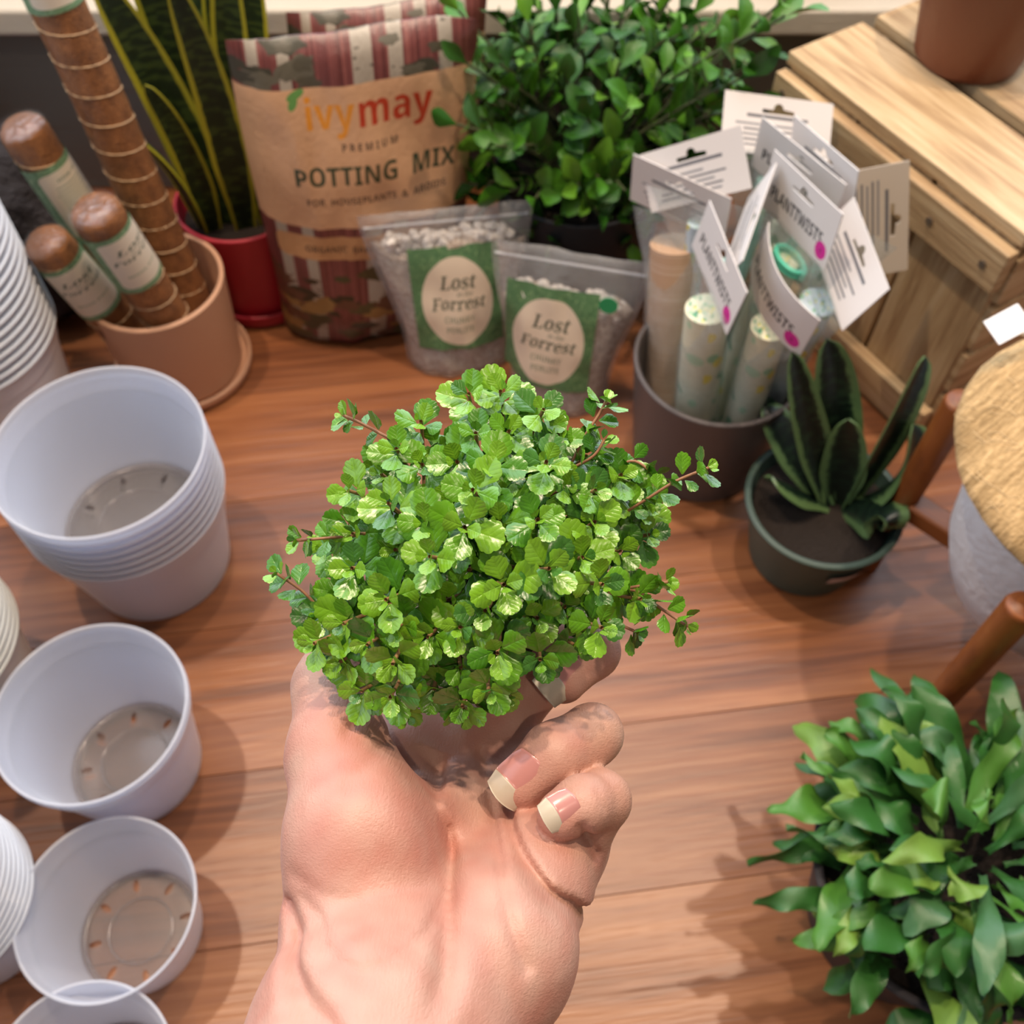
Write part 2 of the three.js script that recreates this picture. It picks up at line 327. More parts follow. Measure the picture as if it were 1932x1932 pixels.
// red pot with the snake plant
const RED = FL(498, 545);
{
  const m = phy({ color: rgb(0.36, 0.008, 0.022), roughness: 0.5, clearcoat: 0.15, clearcoatRoughness: 0.4 });
  const g = thing('plant_pot', 'deep red pot on a red saucer under the snake plant', 'pot', RED);
  const p = part(g, 'pot_body', potGeo(0.062, 0.052, 0.115, 0.004), m); p.position.y = 0.006;
  part(g, 'saucer', saucerGeo(0.059, 0.018), m);
  const s = part(g, 'soil', soilGeo(0.056, 0.1), soilMat);
}
const swordTex = dataTex(256, 512, (() => {
  const a = vnoise(61, 8, 90), b = vnoise(62, 20, 40); return (u, v) => {
    const e = Math.min(u, 1 - u) + 0.03 * (b(u, v) - 0.5); const m = smooth(0.16, 0.11, e), band = smooth(0.45, 0.75, a(u * 0.5, v));
    const gcol = [lerp(0.07, 0.2, band), lerp(0.15, 0.27, band), lerp(0.05, 0.1, band)], y = [0.66, 0.64, 0.16];
    return gcol.map((c, i) => lerp(c, y[i], m));
  };
})());
{
  const g = thing('snake_plant', 'tall snake plant with yellow edged dark green sword leaves', 'plant', RED.clone().setY(0.1));
  const m = phy({ map: swordTex, roughness: 0.42, bumpMap: fineBump, bumpScale: 0.0006 });
  // base x,z offsets (m); tip as photo position and distance; widest half-width
  const leaves = [
    [-0.016, 0.014, 170, -60, 0.80, 0.021, 0.2], [-0.008, 0.004, 235, -120, 0.80, 0.022, -0.1], [0.004, 0.018, 320, -40, 0.78, 0.017, 0.3],
    [0.012, 0.006, 420, -130, 0.80, 0.017, 0.1], [-0.026, 0.022, 272, 160, 0.85, 0.0125, 0.5], [-0.034, 0.02, 262, 262, 0.88, 0.011, -0.7],
    [0.022, 0.002, 395, -60, 0.84, 0.017, -0.3], [0.026, 0.014, 470, 80, 0.86, 0.013, 0.2], [0.016, -0.012, 478, -60, 0.86, 0.019, 0.0], [0.0, -0.016, 350, -90, 0.86, 0.02, 0.2], [0.032, 0.022, 505, 190, 0.88, 0.011, -0.4],
  ];
  for (const [dx, dz, tx, ty, td, w, tw] of leaves) {
    const a = RED.clone().add(V(dx, 0.085, dz)), b = P(tx, ty, td), mid = a.clone().lerp(b, 0.5).add(V((tx < 380 ? 0.012 : -0.008), 0.02, -0.006));
    const curve = new THREE.QuadraticBezierCurve3(a, mid, b);
    wpart(g, 'leaf', strapLeaf(curve, V(Math.cos(tw), 0, -Math.sin(tw)), (t) => w * (0.55 + 0.45 * smooth(0, 0.35, t)) * Math.sqrt(Math.max(0, 1 - Math.pow(t, 3.2))) + 0.0006, { rows: 26, cols: 8, thick: 0.0035, fold: 0.28 }), m);
  }
}

// black pot with the small-leaved evergreen
const BLACK = FL(1082, 535);
{
  const m = phy({ color: rgb(0.009, 0.009, 0.012), roughness: 0.55 });
  const g = thing('plant_pot', 'matte black pot under the bushy small leaved plant', 'pot', BLACK);
  part(g, 'pot_body', potGeo(0.082, 0.07, 0.15, 0.004), m); part(g, 'soil', soilGeo(0.076, 0.135), soilMat);
}
{
  const g = thing('bushy_plant', 'bushy plant with many small oval glossy green leaves in black pot', 'plant', BLACK.clone().setY(0.135));
  const geos = [discLeaf(0.024, 0.0135, { cup: 0.3, point: 0.5, base: 0.35, n: 16 }), discLeaf(0.019, 0.012, { cup: 0.35, point: 0.3, base: 0.4, n: 16 }), discLeaf(0.028, 0.015, { cup: 0.25, point: 0.6, base: 0.3, n: 16 })];
  const mats = [leafMat([0.028, 0.115, 0.008], { roughness: 0.27 }), leafMat([0.06, 0.21, 0.01], { roughness: 0.29 }), leafMat([0.13, 0.33, 0.018], { roughness: 0.32 })];
  const r = rng(77), leaves = [], stems = [], c0 = BLACK.clone().add(V(0.012, 0.2, -0.012));
  const O = BLACK.clone().add(V(0, 0.13, 0));
  const tips = [];
  for (let i = 0; i < 118; i++) {
    const k = (i + 0.5) / 118, ph = Math.acos(1 - 1.78 * k), th = i * 2.39996 + r() * 0.5, q = 0.8 + 0.26 * r();
    tips.push(c0.clone().add(V(Math.sin(ph) * Math.cos(th) * 0.135 * q, Math.cos(ph) * 0.115 * q, Math.sin(ph) * Math.sin(th) * 0.105 * q)));
  }
  for (const [px, py, d] of [[1440, 110, 0.79], [1425, 60, 0.78], [1480, 30, 0.77], [1395, 150, 0.8], [1505, -20, 0.76], [865, 20, 0.84], [862, 235, 0.85], [1010, 375, 0.87], [1090, 350, 0.86], [1130, 335, 0.86], [1180, 360, 0.86], [880, 120, 0.83], [935, 275, 0.85]]) tips.push(P(px, py, d));
  for (const tip of tips) {
    const a = O.clone().add(V((r() - 0.5) * 0.05, 0, (r() - 0.5) * 0.05)), mid = a.clone().lerp(tip, 0.5).add(V(0, 0.025, 0)), cv = new THREE.QuadraticBezierCurve3(a, mid, tip);
    stems.push(new THREE.TubeGeometry(cv, 8, 0.0012, 5));
    const n = 5 + Math.floor(r() * 3), shade = r();
    for (let k = 0; k < n; k++) {
      const t = 1 - k * 0.075, p = cv.getPoint(t), tg = cv.getTangent(t), side = V(r() - 0.5, r() - 0.3, r() - 0.5).normalize();
      side.addScaledVector(tg, -side.dot(tg)).normalize();
      const dir = k === 0 ? tg.clone().addScaledVector(side, 0.3) : side.clone().multiplyScalar(0.9).addScaledVector(tg, 0.55), up = tg.clone().addScaledVector(side, -0.4).add(V(0, 0.5, 0));
      const s = 0.9 + r() * 0.5;
      leaves.push({ m: leafMatrix(p, dir, up, s), s, g: Math.floor(r() * 3), c: shade < 0.45 ? 0 : r() < 0.65 ? 1 : 2, front: t > 0.8 ? 1.2 : 0.9 });
    }
  }
  const st = wpart(g, 'stems', merge(stems), std({ color: rgb(0.06, 0.07, 0.025), roughness: 0.7 })); st.userData.kind = 'stuff';
  addLeaves(g, leaves, geos, mats, 300);
}
// black planter standing on the sill behind it
{
  const p = V(0.29, SILL + 0.028, WZ - 0.04), g = thing('plant_pot', 'black pot standing on the window sill behind the bushy plant', 'pot', p);
  part(g, 'pot_body', potGeo(0.055, 0.045, 0.1), std({ color: rgb(0.008, 0.008, 0.009), roughness: 0.6 })); part(g, 'soil', soilGeo(0.05, 0.09), soilMat);
}

// ---------------------------------------------------------------- bags and pouches
// closed pouch: half-width and half-depth as functions of height 0..1; front u 0..1 left to right, back likewise
function pouchGeo(h, wf, df, { nv = 30, nu = 22, warp = 0, seed = 1, top = () => 0 } = {}) {
  const pos = [], uv = [], idx = [];
  for (let f = 0; f < 2; f++) for (let j = 0; j <= nv; j++) for (let i = 0; i <= nu; i++) {
    const t = j / nv, u = i / nu * 2 - 1, w = wf(t), d = df(t);
    let z = d * Math.pow(Math.max(0, 1 - Math.abs(u) ** 2.4), 0.6) * (f ? -1 : 1);
    z += warp * perlin.noise(u * 3.1 + seed, t * 4.2, seed * 1.7) * (1 - 0.5 * Math.abs(u)) + 0.35 * warp * perlin.noise(u * 9 + seed, t * 5, seed * 3.1);
    pos.push(u * w, t * h + top(u) * t, z); uv.push(i / nu, t);
  }
  const n = nu + 1, o = (nv + 1) * n;
  for (let j = 0; j < nv; j++) for (let i = 0; i < nu; i++) { const a = j * n + i, b = a + 1, c = a + n, d = c + 1; idx.push(a, b, c, b, d, c, o + a, o + c, o + b, o + b, o + c, o + d); }
  for (let i = 0; i < nu; i++) { idx.push(i, o + i, i + 1, i + 1, o + i, o + i + 1); const a = nv * n + i; idx.push(a, a + 1, o + a, a + 1, o + a + 1, o + a); }
  const g = new THREE.BufferGeometry(); g.setAttribute('position', new THREE.Float32BufferAttribute(pos, 3)); g.setAttribute('uv', new THREE.Float32BufferAttribute(uv, 2)); g.setIndex(idx); g.computeVertexNormals(); return g;
}
const bagTex = canvasTex(1024, 1536, (c, w, h) => {
  const r = rng(12); const Y = (m) => h * (1 - (m + 0.026) / 0.31);      // metres above the base
  c.fillStyle = '#6e3a36'; c.fillRect(0, 0, w, h);
  for (let i = 0; i < 240; i++) { c.fillStyle = ['rgba(60,24,24,.35)', 'rgba(140,84,76,.25)'][i % 2]; c.fillRect(r() * w, 0, 2 + r() * 7, h); }
  for (const [x, ww] of [[70, 46], [190, 50], [490, 84], [640, 60], [850, 60]]) {       // birch trunks
    c.fillStyle = '#9c9182'; c.beginPath(); c.moveTo(x, 0); c.lineTo(x + ww, 0); c.lineTo(x + ww + 6, h); c.lineTo(x - 4, h); c.fill();
    c.fillStyle = '#5b5348'; for (let i = 0; i < 26; i++) { c.beginPath(); c.ellipse(x + r() * ww, r() * h, 4 + r() * 12, 2 + r() * 4, 0, 0, 7); c.fill(); }
  }
  const blob = (x, y, s, col) => { c.fillStyle = col; c.beginPath(); for (let i = 0; i <= 14; i++) { const a = i / 14 * 6.283, q = s * (0.6 + 0.6 * r()); c.lineTo(x + Math.cos(a) * q * 1.5, y + Math.sin(a) * q * 0.7); } c.fill(); };
  for (let i = 0; i < 16; i++) blob(r() * w, r() * Y(0.25), 26 + r() * 48, ['#4c4638', '#3b382b', '#5a5446'][i % 3]);
  for (let i = 0; i < 70; i++) blob(r() * w, lerp(Y(0.07), h, r()), 25 + r() * 50, ['#3d3a22', '#4b4429', '#2c2a1b', '#8a6a3c', '#5a3a2a'][i % 5]);
  const kraft = (y0, y1) => { c.fillStyle = '#cda07a'; c.fillRect(0, Y(y0), w, Y(y1) - Y(y0)); for (let i = 0; i < 500; i++) { c.fillStyle = i % 2 ? 'rgba(120,80,45,.10)' : 'rgba(240,200,160,.10)'; c.fillRect(r() * w, lerp(Y(y0), Y(y1), r()), 10 + r() * 50, 2); } };
  kraft(0.25, 0.122); 
  c.textBaseline = 'alphabetic'; c.textAlign = 'left'; const F = (s, f, x, y, col, ww) => { c.font = f; c.fillStyle = col; const k = ww / c.measureText(s).width; c.save(); c.translate(x, y); c.scale(k, 1); c.fillText(s, 0, 0); c.restore(); };
  F('ivy', 'bold 178px sans-serif', 268, Y(0.2155), '#d98d2e', 216); F('may', 'bold 178px sans-serif', 490, Y(0.2155), '#b23a20', 330);
  c.fillStyle = '#5f8f4a'; c.beginPath(); c.ellipse(246, Y(0.2455), 40, 17, -0.4, 0, 7); c.ellipse(232, Y(0.239), 17, 30, 0.5, 0, 7); c.fill();
  F('P R E M I U M', 'bold 44px sans-serif', 415, Y(0.196), '#4c3a2c', 250);
  F('POTTING  MIX', 'bold 118px sans-serif', 190, Y(0.166), '#33402a', 740);
  F('FOR  HOUSEPLANTS  &  AROIDS', 'bold 46px sans-serif', 232, Y(0.147), '#4c3a2c', 660);
  c.fillStyle = '#b5875d'; c.beginPath(); c.roundRect(60, Y(0.113), w - 120, Y(0.087) - Y(0.113), 40); c.fill();
  F('ORGANIC  BARK  BASED  BLEND', 'bold 46px sans-serif', 190, Y(0.0955), '#4c3a2c', 680);
});
{
  const m = phy({ map: bagTex, roughness: 0.36, bumpMap: fineBump, bumpScale: 0.0005, clearcoat: 0.2, clearcoatRoughness: 0.3 });
  const wf = (t) => lerp(0.088, 0.1, smooth(0, 0.9, t)), df = (t) => 0.0012 + 0.045 * Math.sqrt(Math.max(0, 1 - t * t * 1.0)) * lerp(0.75, 1, smooth(0, 0.15, t));
  const body = pouchGeo(0.31, wf, df, { warp: 0.007, seed: 2, nv: 40, nu: 30, top: (u) => 0.006 * Math.sin(u * 2.4) });
  const seal = pouchGeo(0.01, () => 0.1, () => 0.0009, { nv: 2, nu: 10 });
  const mk = (label, pos, yaw, roll, pitch) => {
    const g = thing('potting_mix_bag', label, 'bag', pos, 'printed stand-up bags of potting mix'); g.rotation.set(pitch, yaw, roll, 'YXZ');
    part(g, 'bag_body', body, m);
    return g;
  };
  const b = FL(700, 596);
  mk('front potting mix bag with a kraft coloured print, beside the red pot', b, 0.2, -0.075, -0.03);
  mk('second potting mix bag, mostly hidden behind the front one', b.clone().add(V(0.016, 0, -0.1)), 0.2, -0.085, -0.02).scale.setScalar(0.88);
}
// zip pouches of perlite
const perliteTex = canvasTex(512, 512, (c, w, h) => {
  const r = rng(8); c.fillStyle = '#52774f'; c.fillRect(0, 0, w, h);
  for (let i = 0; i < 1100; i++) { c.fillStyle = ['#3f6341', '#6c8b62', '#4a6e4b', '#789768'][i % 4]; c.beginPath(); c.ellipse(r() * w, r() * h, 3 + r() * 8, 2 + r() * 3, r() * 6, 0, 7); c.fill(); }
  c.fillStyle = '#d8c7b2'; c.beginPath(); c.ellipse(256, 268, 206, 222, 0, 0, 7); c.fill();
  c.textAlign = 'center'; c.fillStyle = '#3f4a3a';
  c.font = 'italic bold 96px serif'; c.fillText('Lost', 262, 200); c.font = 'italic 34px serif'; c.fillText('in the', 300, 236); c.font = 'italic bold 84px serif'; c.fillText('Forrest', 256, 300);
  c.fillStyle = '#8b8d78'; c.font = 'bold 44px sans-serif'; c.fillText('CHUNKY', 258, 366); c.fillText('PERLITE', 258, 420);
});
{
  const grain = dataTex(512, 512, (() => { const a = vnoise(81, 60, 60), b = vnoise(82, 24, 24), c = vnoise(83, 140, 140); return (u, v) => { const t = 0.5 * a(u, v) + 0.3 * b(u, v) + 0.3 * c(u, v); return [lerp(0.5, 0.93, t), lerp(0.42, 0.88, t), lerp(0.36, 0.83, t)]; }; })());
  const mFill = std({ map: grain, roughness: 0.95, bumpMap: fineBump, bumpScale: 0.004 });
  const mBag = phy({ color: rgb(0.94, 0.94, 0.95), transmission: 0.86, roughness: 0.2, thickness: 0, bumpMap: fineBump, bumpScale: 0.0015, side: THREE.DoubleSide });
  const mGrain = std({ color: rgb(0.78, 0.73, 0.68), roughness: 0.95 });
  const mZip = phy({ color: rgb(0.9, 0.92, 0.95), transmission: 0.6, roughness: 0.35, thickness: 0 });
  const mk = (label, pos, yaw, pitch, roll, W, H, fillH, lx, ly, lw, lh, dot) => {
    const g = thing('perlite_pouch', label, 'pouch', pos, 'clear zip pouches of perlite'); g.rotation.set(pitch, yaw, roll, 'YXZ');
    const wf = (t) => W * lerp(0.68, 1, smooth(0.1, 1, t)), df = (t) => 0.0012 + 0.031 * Math.pow(Math.max(0, 1 - t ** 1.6), 0.75);
    part(g, 'clear_pouch', pouchGeo(H, wf, df, { warp: 0.004, seed: 4 + yaw }), mBag);
    const tf = fillH / H, seed = 6 + yaw;
    part(g, 'perlite', pouchGeo(fillH, (t) => wf(t * tf) * 0.965 - 0.002, (t) => (df(t * tf) * 0.93 - 0.001) * (t > 0.97 ? 0.6 : 1), { warp: 0.004, seed: 4 + yaw, top: (u) => 0.008 * Math.sin(u * 5 + yaw * 9) }), mFill);
    // loose crumbs heaped on top
    const r = rng(90 + Math.round(yaw * 100)), cg = [];
    for (let i = 0; i < 130; i++) { const u = (r() * 2 - 1) * 0.85, t = tf + (r() - 0.5) * 0.09 + 0.01, q = new THREE.IcosahedronGeometry(0.0028 + r() * 0.003, 0); q.scale(1, 0.7 + r() * 0.5, 1); q.rotateX(r() * 6); q.rotateY(r() * 6); q.translate(u * wf(t) * 0.9, t * H, (r() - 0.5) * 1.1 * df(t)); cg.push(q); }
    const cr = part(g, 'perlite_crumbs', merge(cg), mGrain); cr.userData.kind = 'stuff';
    part(g, 'zip_strip', box(W * 1.9, 0.0022, 0.0022, 0, H * 0.93, 0.0022, 0.001), mZip);
    // printed label on the front, following the swell of the pouch
    const nu = 14, nv = 14, lp = [], lu = [], li = [];
    for (let f = 0; f < 2; f++) for (let j = 0; j <= nv; j++) for (let i = 0; i <= nu; i++) {
      const x = lx + (i / nu - 0.5) * lw, y = ly + (j / nv - 0.5) * lh, t = y / H, u = x / wf(t);
      const z = df(t) * Math.pow(Math.max(0, 1 - Math.abs(u) ** 2.4), 0.6) + 0.004 * perlin.noise(u * 3.1 + 4 + yaw, t * 4.2, (4 + yaw) * 1.7) * (1 - 0.5 * Math.abs(u)) + 0.0014 * perlin.noise(u * 9 + 4 + yaw, t * 5, (4 + yaw) * 3.1) + (f ? 0.0008 : 0.0012);
      lp.push(x, y, z); lu.push(i / nu, j / nv);
    }
    const n = nu + 1, o = n * (nv + 1); for (let j = 0; j < nv; j++) for (let i = 0; i < nu; i++) { const a = j * n + i; li.push(a, a + 1, a + n, a + 1, a + n + 1, a + n, o + a, o + a + n, o + a + 1, o + a + 1, o + a + n, o + a + n + 1); }
    const lg = new THREE.BufferGeometry(); lg.setAttribute('position', new THREE.Float32BufferAttribute(lp, 3)); lg.setAttribute('uv', new THREE.Float32BufferAttribute(lu, 2)); lg.setIndex(li); lg.computeVertexNormals();
    part(g, 'paper_label', lg, phy({ map: perliteTex, roughness: 0.5 }));
    if (dot) { const d = part(g, 'green_sticker', new THREE.CylinderGeometry(0.0085, 0.0085, 0.0006, 28).rotateX(Math.PI / 2), std({ color: rgb(0.02, 0.33, 0.12), roughness: 0.5 }), 'round green sticker'); d.position.set(...dot); }
  };
  mk('rear perlite pouch, left one, without a green dot sticker', FL(868, 668), 0.1, -0.14, 0.03, 0.078, 0.168, 0.135, 0.003, 0.085, 0.082, 0.104, null);
  mk('front perlite pouch with a green dot sticker, nearer the grey pot', FL(1052, 738), -0.2, -0.12, -0.02, 0.071, 0.165, 0.112, -0.012, 0.082, 0.084, 0.104, [0.038, 0.127, 0.0165]);
}

// ---------------------------------------------------------------- grey pot with hanging packs
const GREY = FL(1314, 850);
{
  const m = phy({ color: rgb(0.085, 0.07, 0.068), roughness: 0.45, bumpMap: fineBump, bumpScale: 0.0002 });
  const g = thing('plant_pot', 'dark grey ceramic pot filled with packs on white header cards', 'pot', GREY);
  part(g, 'pot_body', potGeo(0.072, 0.06, 0.13, 0.0045), m);
}
function cardTex(seed, kind) {
  return canvasTex(512, 264, (c, w, h) => {
    const r = rng(seed); c.fillStyle = kind === 'dull' ? '#c2b5a5' : '#d3ccc8'; c.fillRect(0, 0, w, h);
    c.fillStyle = '#1e1e22'; c.textAlign = 'left';
    if (kind === 'title') {
      c.font = 'bold 78px sans-serif'; const s = 'PLANTTWISTS', k = 400 / c.measureText(s).width; c.save(); c.translate(44, 190); c.scale(k, 1); c.fillText(s, 0, 0); c.restore();
      c.fillStyle = '#c8248c'; c.beginPath(); c.ellipse(452, 206, 38, 38, 0, 0, 7); c.fill(); c.fillStyle = '#8e1560'; c.font = 'bold 34px sans-serif'; c.fillText('4', 442, 218);
    } else {
      c.fillStyle = '#5a5a60';
      c.fillRect(110, 88, 250 + r() * 60, 14);
      for (let i = 0; i < 5; i++) { c.fillStyle = i % 2 ? '#606066' : '#77777c'; c.fillRect(60 + r() * 40, 128 + i * 23, 180 + r() * 170, 9); }
    }
  });
}
{
  const cardSets = { back: cardTex(1, 'back'), back2: cardTex(2, 'back'), dull: cardTex(3, 'dull'), title: cardTex(4, 'title') };
  const cardMats = {}; for (const k in cardSets) cardMats[k] = std({ map: cardSets[k], roughness: 0.6, side: THREE.DoubleSide });
  const CW = 0.088, CH = 0.0455, TH = 0.0009;
  // header card with a hang slot, a real cut-out; x right, y up, centred on its top edge
  const sh = new THREE.Shape([[-CW / 2, -CH], [CW / 2, -CH], [CW / 2, 0], [-CW / 2, 0]].map(([x, y]) => new THREE.Vector2(x, y)));
  const hole = new THREE.Path(); hole.moveTo(-0.013, -0.0105); hole.lineTo(-0.004, -0.0105); hole.absarc(0, -0.0095, 0.004, Math.PI, 0, true); hole.lineTo(0.013, -0.0105); hole.lineTo(0.013, -0.0135); hole.lineTo(-0.013, -0.0135); hole.closePath(); sh.holes.push(hole);
  const flat = new THREE.ExtrudeGeometry(sh, { depth: TH, bevelEnabled: false, curveSegments: 8 });
  { const p = flat.attributes.position, uv = flat.attributes.uv; for (let i = 0; i < p.count; i++) uv.setXY(i, p.getX(i) / CW + 0.5, 1 + p.getY(i) / CH); }
  // a card without a slot that can bend
  const bent = (b) => { const g = new THREE.BoxGeometry(CW, CH, TH, 16, 4, 1); g.translate(0, -CH / 2, TH / 2); const p = g.attributes.position, uv = g.attributes.uv; for (let i = 0; i < p.count; i++) { const x = p.getX(i), q = x / (CW / 2); uv.setXY(i, x / CW + 0.5, 1 + p.getY(i) / CH); p.setZ(i, p.getZ(i) + b * (1 - q * q)); } g.computeVertexNormals(); return g; };
  // sleeve print: cream roll with green leaves and yellow dots
  const roll = (seed, bg, dots) => canvasTex(256, 512, (c, w, h) => { const r = rng(seed); c.fillStyle = bg; c.fillRect(0, 0, w, h); for (let i = 0; i < (dots ? 46 : 0); i++) { c.fillStyle = ['#4f9a72', '#7fb38c', '#3d8060', '#a9c9a4'][i % 4]; c.beginPath(); c.ellipse(r() * w, r() * h, 8 + r() * 22, 5 + r() * 10, r() * 6, 0, 7); c.fill(); } for (let i = 0; i < (dots ? 14 : 0); i++) { c.fillStyle = '#e2cc28'; c.beginPath(); c.ellipse(r() * w, r() * h, 13, 13, 0, 0, 7); c.fill(); } for (let i = 0; i < 26; i++) { c.fillStyle = 'rgba(255,255,255,.16)'; c.fillRect(0, r() * h, w, 3); } });
  const rollMats = { leafy: std({ map: roll(21, '#d6d3b8', true), roughness: 0.5 }), leafy2: std({ map: roll(22, '#cfd8c6', true), roughness: 0.5 }), kraft: std({ map: roll(23, '#b8967a', false), roughness: 0.6 }), blue: std({ map: roll(24, '#b9c9d2', true), roughness: 0.5 }), teal: std({ map: roll(25, '#8fc4b6', true), roughness: 0.5 }) };
  const mFilm = phy({ color: rgb(0.95, 0.97, 0.97), transmission: 0.9, roughness: 0.1, thickness: 0, bumpMap: fineBump, bumpScale: 0.002, side: THREE.DoubleSide });
  const mTwist = phy({ color: rgb(0.08, 0.52, 0.36), roughness: 0.3, clearcoat: 0.5 });
  // corner a, then b along the top edge (length CW), then c down the side (length CH): distances found so that the card keeps its real size
  function solve(a, px, py, len, d0, sign) { let best = null; for (let k = 0; k <= 400; k++) { const d = d0 + sign * k * 0.0003, p = P(px, py, d), e = Math.abs(p.distanceTo(a) - len); if (!best || e < best.e) best = { e, p }; } return best.p; }
  function pack(label, [ax, ay, ad], [bx, by, bs], [cx, cy], mat, foot, rollMat, { bend = 0, r = 0.017, twist = 0, rollTop = 0.02 } = {}) {
    const a = P(ax, ay, ad), b = solve(a, bx, by, CW, ad, bs), u = b.clone().sub(a).normalize();
    // side direction: the one of the candidates most square to the top edge
    let best = null; for (let k = -300; k <= 300; k++) { const p = P(cx, cy, ad + k * 0.0003), v = p.clone().sub(a), e = Math.abs(v.dot(u)) / v.length() + Math.abs(v.length() - CH) * 6; if (!best || e < best.e) best = { e, v }; }
    const down = best.v.addScaledVector(u, -best.v.dot(u)).normalize(), y = down.clone().negate(), z = u.clone().cross(y);
    const top = a.clone().addScaledVector(u, CW / 2), q = new THREE.Quaternion().setFromRotationMatrix(new THREE.Matrix4().makeBasis(u, y, z));
    const bottom = V(...foot), g = thing('hanging_pack', label, 'pack', bottom, 'packs with white header cards in the grey pot');
    const cm = part(g, 'header_card', bend ? bent(bend) : flat, cardMats[mat]); cm.position.copy(top).sub(bottom); cm.quaternion.copy(q);
    const s0 = top.clone().addScaledVector(y, -CH), dir = bottom.clone().sub(s0), L = dir.length(); dir.normalize();
    const r0 = s0.clone().addScaledVector(dir, rollTop);
    const cyl = (ra, rb, p0, p1, open) => { const d = p1.clone().sub(p0), l = d.length(), c = new THREE.CylinderGeometry(ra, rb, l, 30, 4, open); c.applyQuaternion(new THREE.Quaternion().setFromUnitVectors(V(0, -1, 0), d.normalize())); const m = p0.clone().add(p1).multiplyScalar(0.5); c.translate(m.x, m.y, m.z); return c; };
    wpart(g, 'roll', cyl(r, r, r0, bottom.clone().addScaledVector(dir, -0.004), false), rollMats[rollMat]);
    // clear bag: round at the roll, flat where it is stapled under the card
    const e1 = u.clone().addScaledVector(dir, -u.dot(dir)).normalize(), e2 = dir.clone().cross(e1), pos = [], idx = [], N = 36, R = 10;
    for (let i = 0; i <= R; i++) for (let k = 0; k < N; k++) { const t = i / R, an = k / N * 6.28318, f = smooth(0, 0.3, t), sx = lerp(CW * 0.46, r * 1.13, f), sy = lerp(0.0006, r * 1.13, f) * (1 + 0.05 * perlin.noise(k * 0.8, i * 0.7, ax)); const o = lerp(-0.004, L - 0.001, t); const w = s0.clone().addScaledVector(dir, o).addScaledVector(e1, Math.cos(an) * sx).addScaledVector(e2, Math.sin(an) * sy); pos.push(w.x, w.y, w.z); }
    for (let i = 0; i < R; i++) for (let k = 0; k < N; k++) { const a0 = i * N + k, b0 = i * N + (k + 1) % N; idx.push(a0, a0 + N, b0, b0, a0 + N, b0 + N); }
    const bg = new THREE.BufferGeometry(); bg.setAttribute('position', new THREE.Float32BufferAttribute(pos, 3)); bg.setAttribute('uv', new THREE.Float32BufferAttribute(pos.flatMap((x, i) => i % 3 === 2 ? [] : [x * 12]).slice(0, pos.length / 3 * 2), 2)); bg.setIndex(idx); bg.computeVertexNormals();
    wpart(g, 'clear_bag', bg, mFilm);
    if (twist) { const pts = []; for (let i = 0; i <= 40; i++) { const an = i / 40 * 6.283 * 2; pts.push(s0.clone().addScaledVector(dir, 0.014 + i * 0.0002).addScaledVector(e1, Math.cos(an) * 0.016 + twist).addScaledVector(e2, Math.sin(an) * 0.009)); } wpart(g, 'wire_coil', tube(pts, 0.0022, 60, 7), mTwist, 'shiny green coiled wire'); }
  }
  const F = (x, z) => [GREY.x + x, 0.012, GREY.z + z];
  pack('pack at the back of the grey pot, its wide card upright behind all others', [1368, 170, 0.79], [1572, 197, 1], [1360, 262], 'back', F(0.0, -0.035), 'teal', { r: 0.008 });
  pack('pack whose card leans up to the right, left of the rear card', [1208, 292, 0.81], [1398, 236, -1], [1222, 362], 'back2', F(-0.018, -0.038), 'blue', { r: 0.008 });
  pack('pack with a kraft roll under the leftmost pinkish card', [1196, 290, 0.80], [1381, 374, -1], [1190, 372], 'back', F(-0.031, -0.008), 'kraft', { r: 0.0205 });
  pack('farther right of two parallel white cards in the middle', [1500, 217, 0.78], [1622, 322, -1], [1490, 305], 'back2', F(0.018, -0.036), 'teal', { r: 0.008 });
  pack('nearer of two parallel white cards in the middle, pink dot above', [1440, 220, 0.765], [1598, 348, -1], [1420, 302], 'title', F(0.022, -0.018), 'leafy2', { r: 0.008 });
  pack('pack with a bold printed title and a pink dot over a green coil', [1463, 282, 0.745], [1592, 404, -1], [1440, 372], 'title', F(0.004, -0.002), 'leafy', { r: 0.014, twist: 0.008 });
  pack('pack with a dull card turned sideways, farthest right by the crate', [1716, 302, 0.76], [1712, 508, 1], [1612, 322], 'dull', F(0.038, -0.018), 'leafy2', { r: 0.008 });
  pack('pack with the brightest white tilted card, hanging over the right rim', [1612, 372, 0.735], [1679, 546, -1], [1545, 440], 'back2', F(0.041, 0.006), 'blue', { r: 0.0135 });
  pack('pack with a bent card turned edge on beside the bright card', [1452, 418, 0.735], [1549, 604, -1], [1425, 480], 'title', F(0.022, 0.03), 'leafy', { r: 0.0145, bend: 0.012 });
  pack('pack with a narrow edge on card above the yellow dotted roll', [1340, 378, 0.745], [1411, 552, -1], [1316, 440], 'title', F(-0.012, 0.031), 'leafy', { r: 0.017 });
  pack('pack with a card seen edge on tinted by teal film', [1466, 308, 0.74], [1402, 492, -1], [1440, 340], 'back', F(-0.0085, -0.0205), 'teal', { r: 0.006 });
}

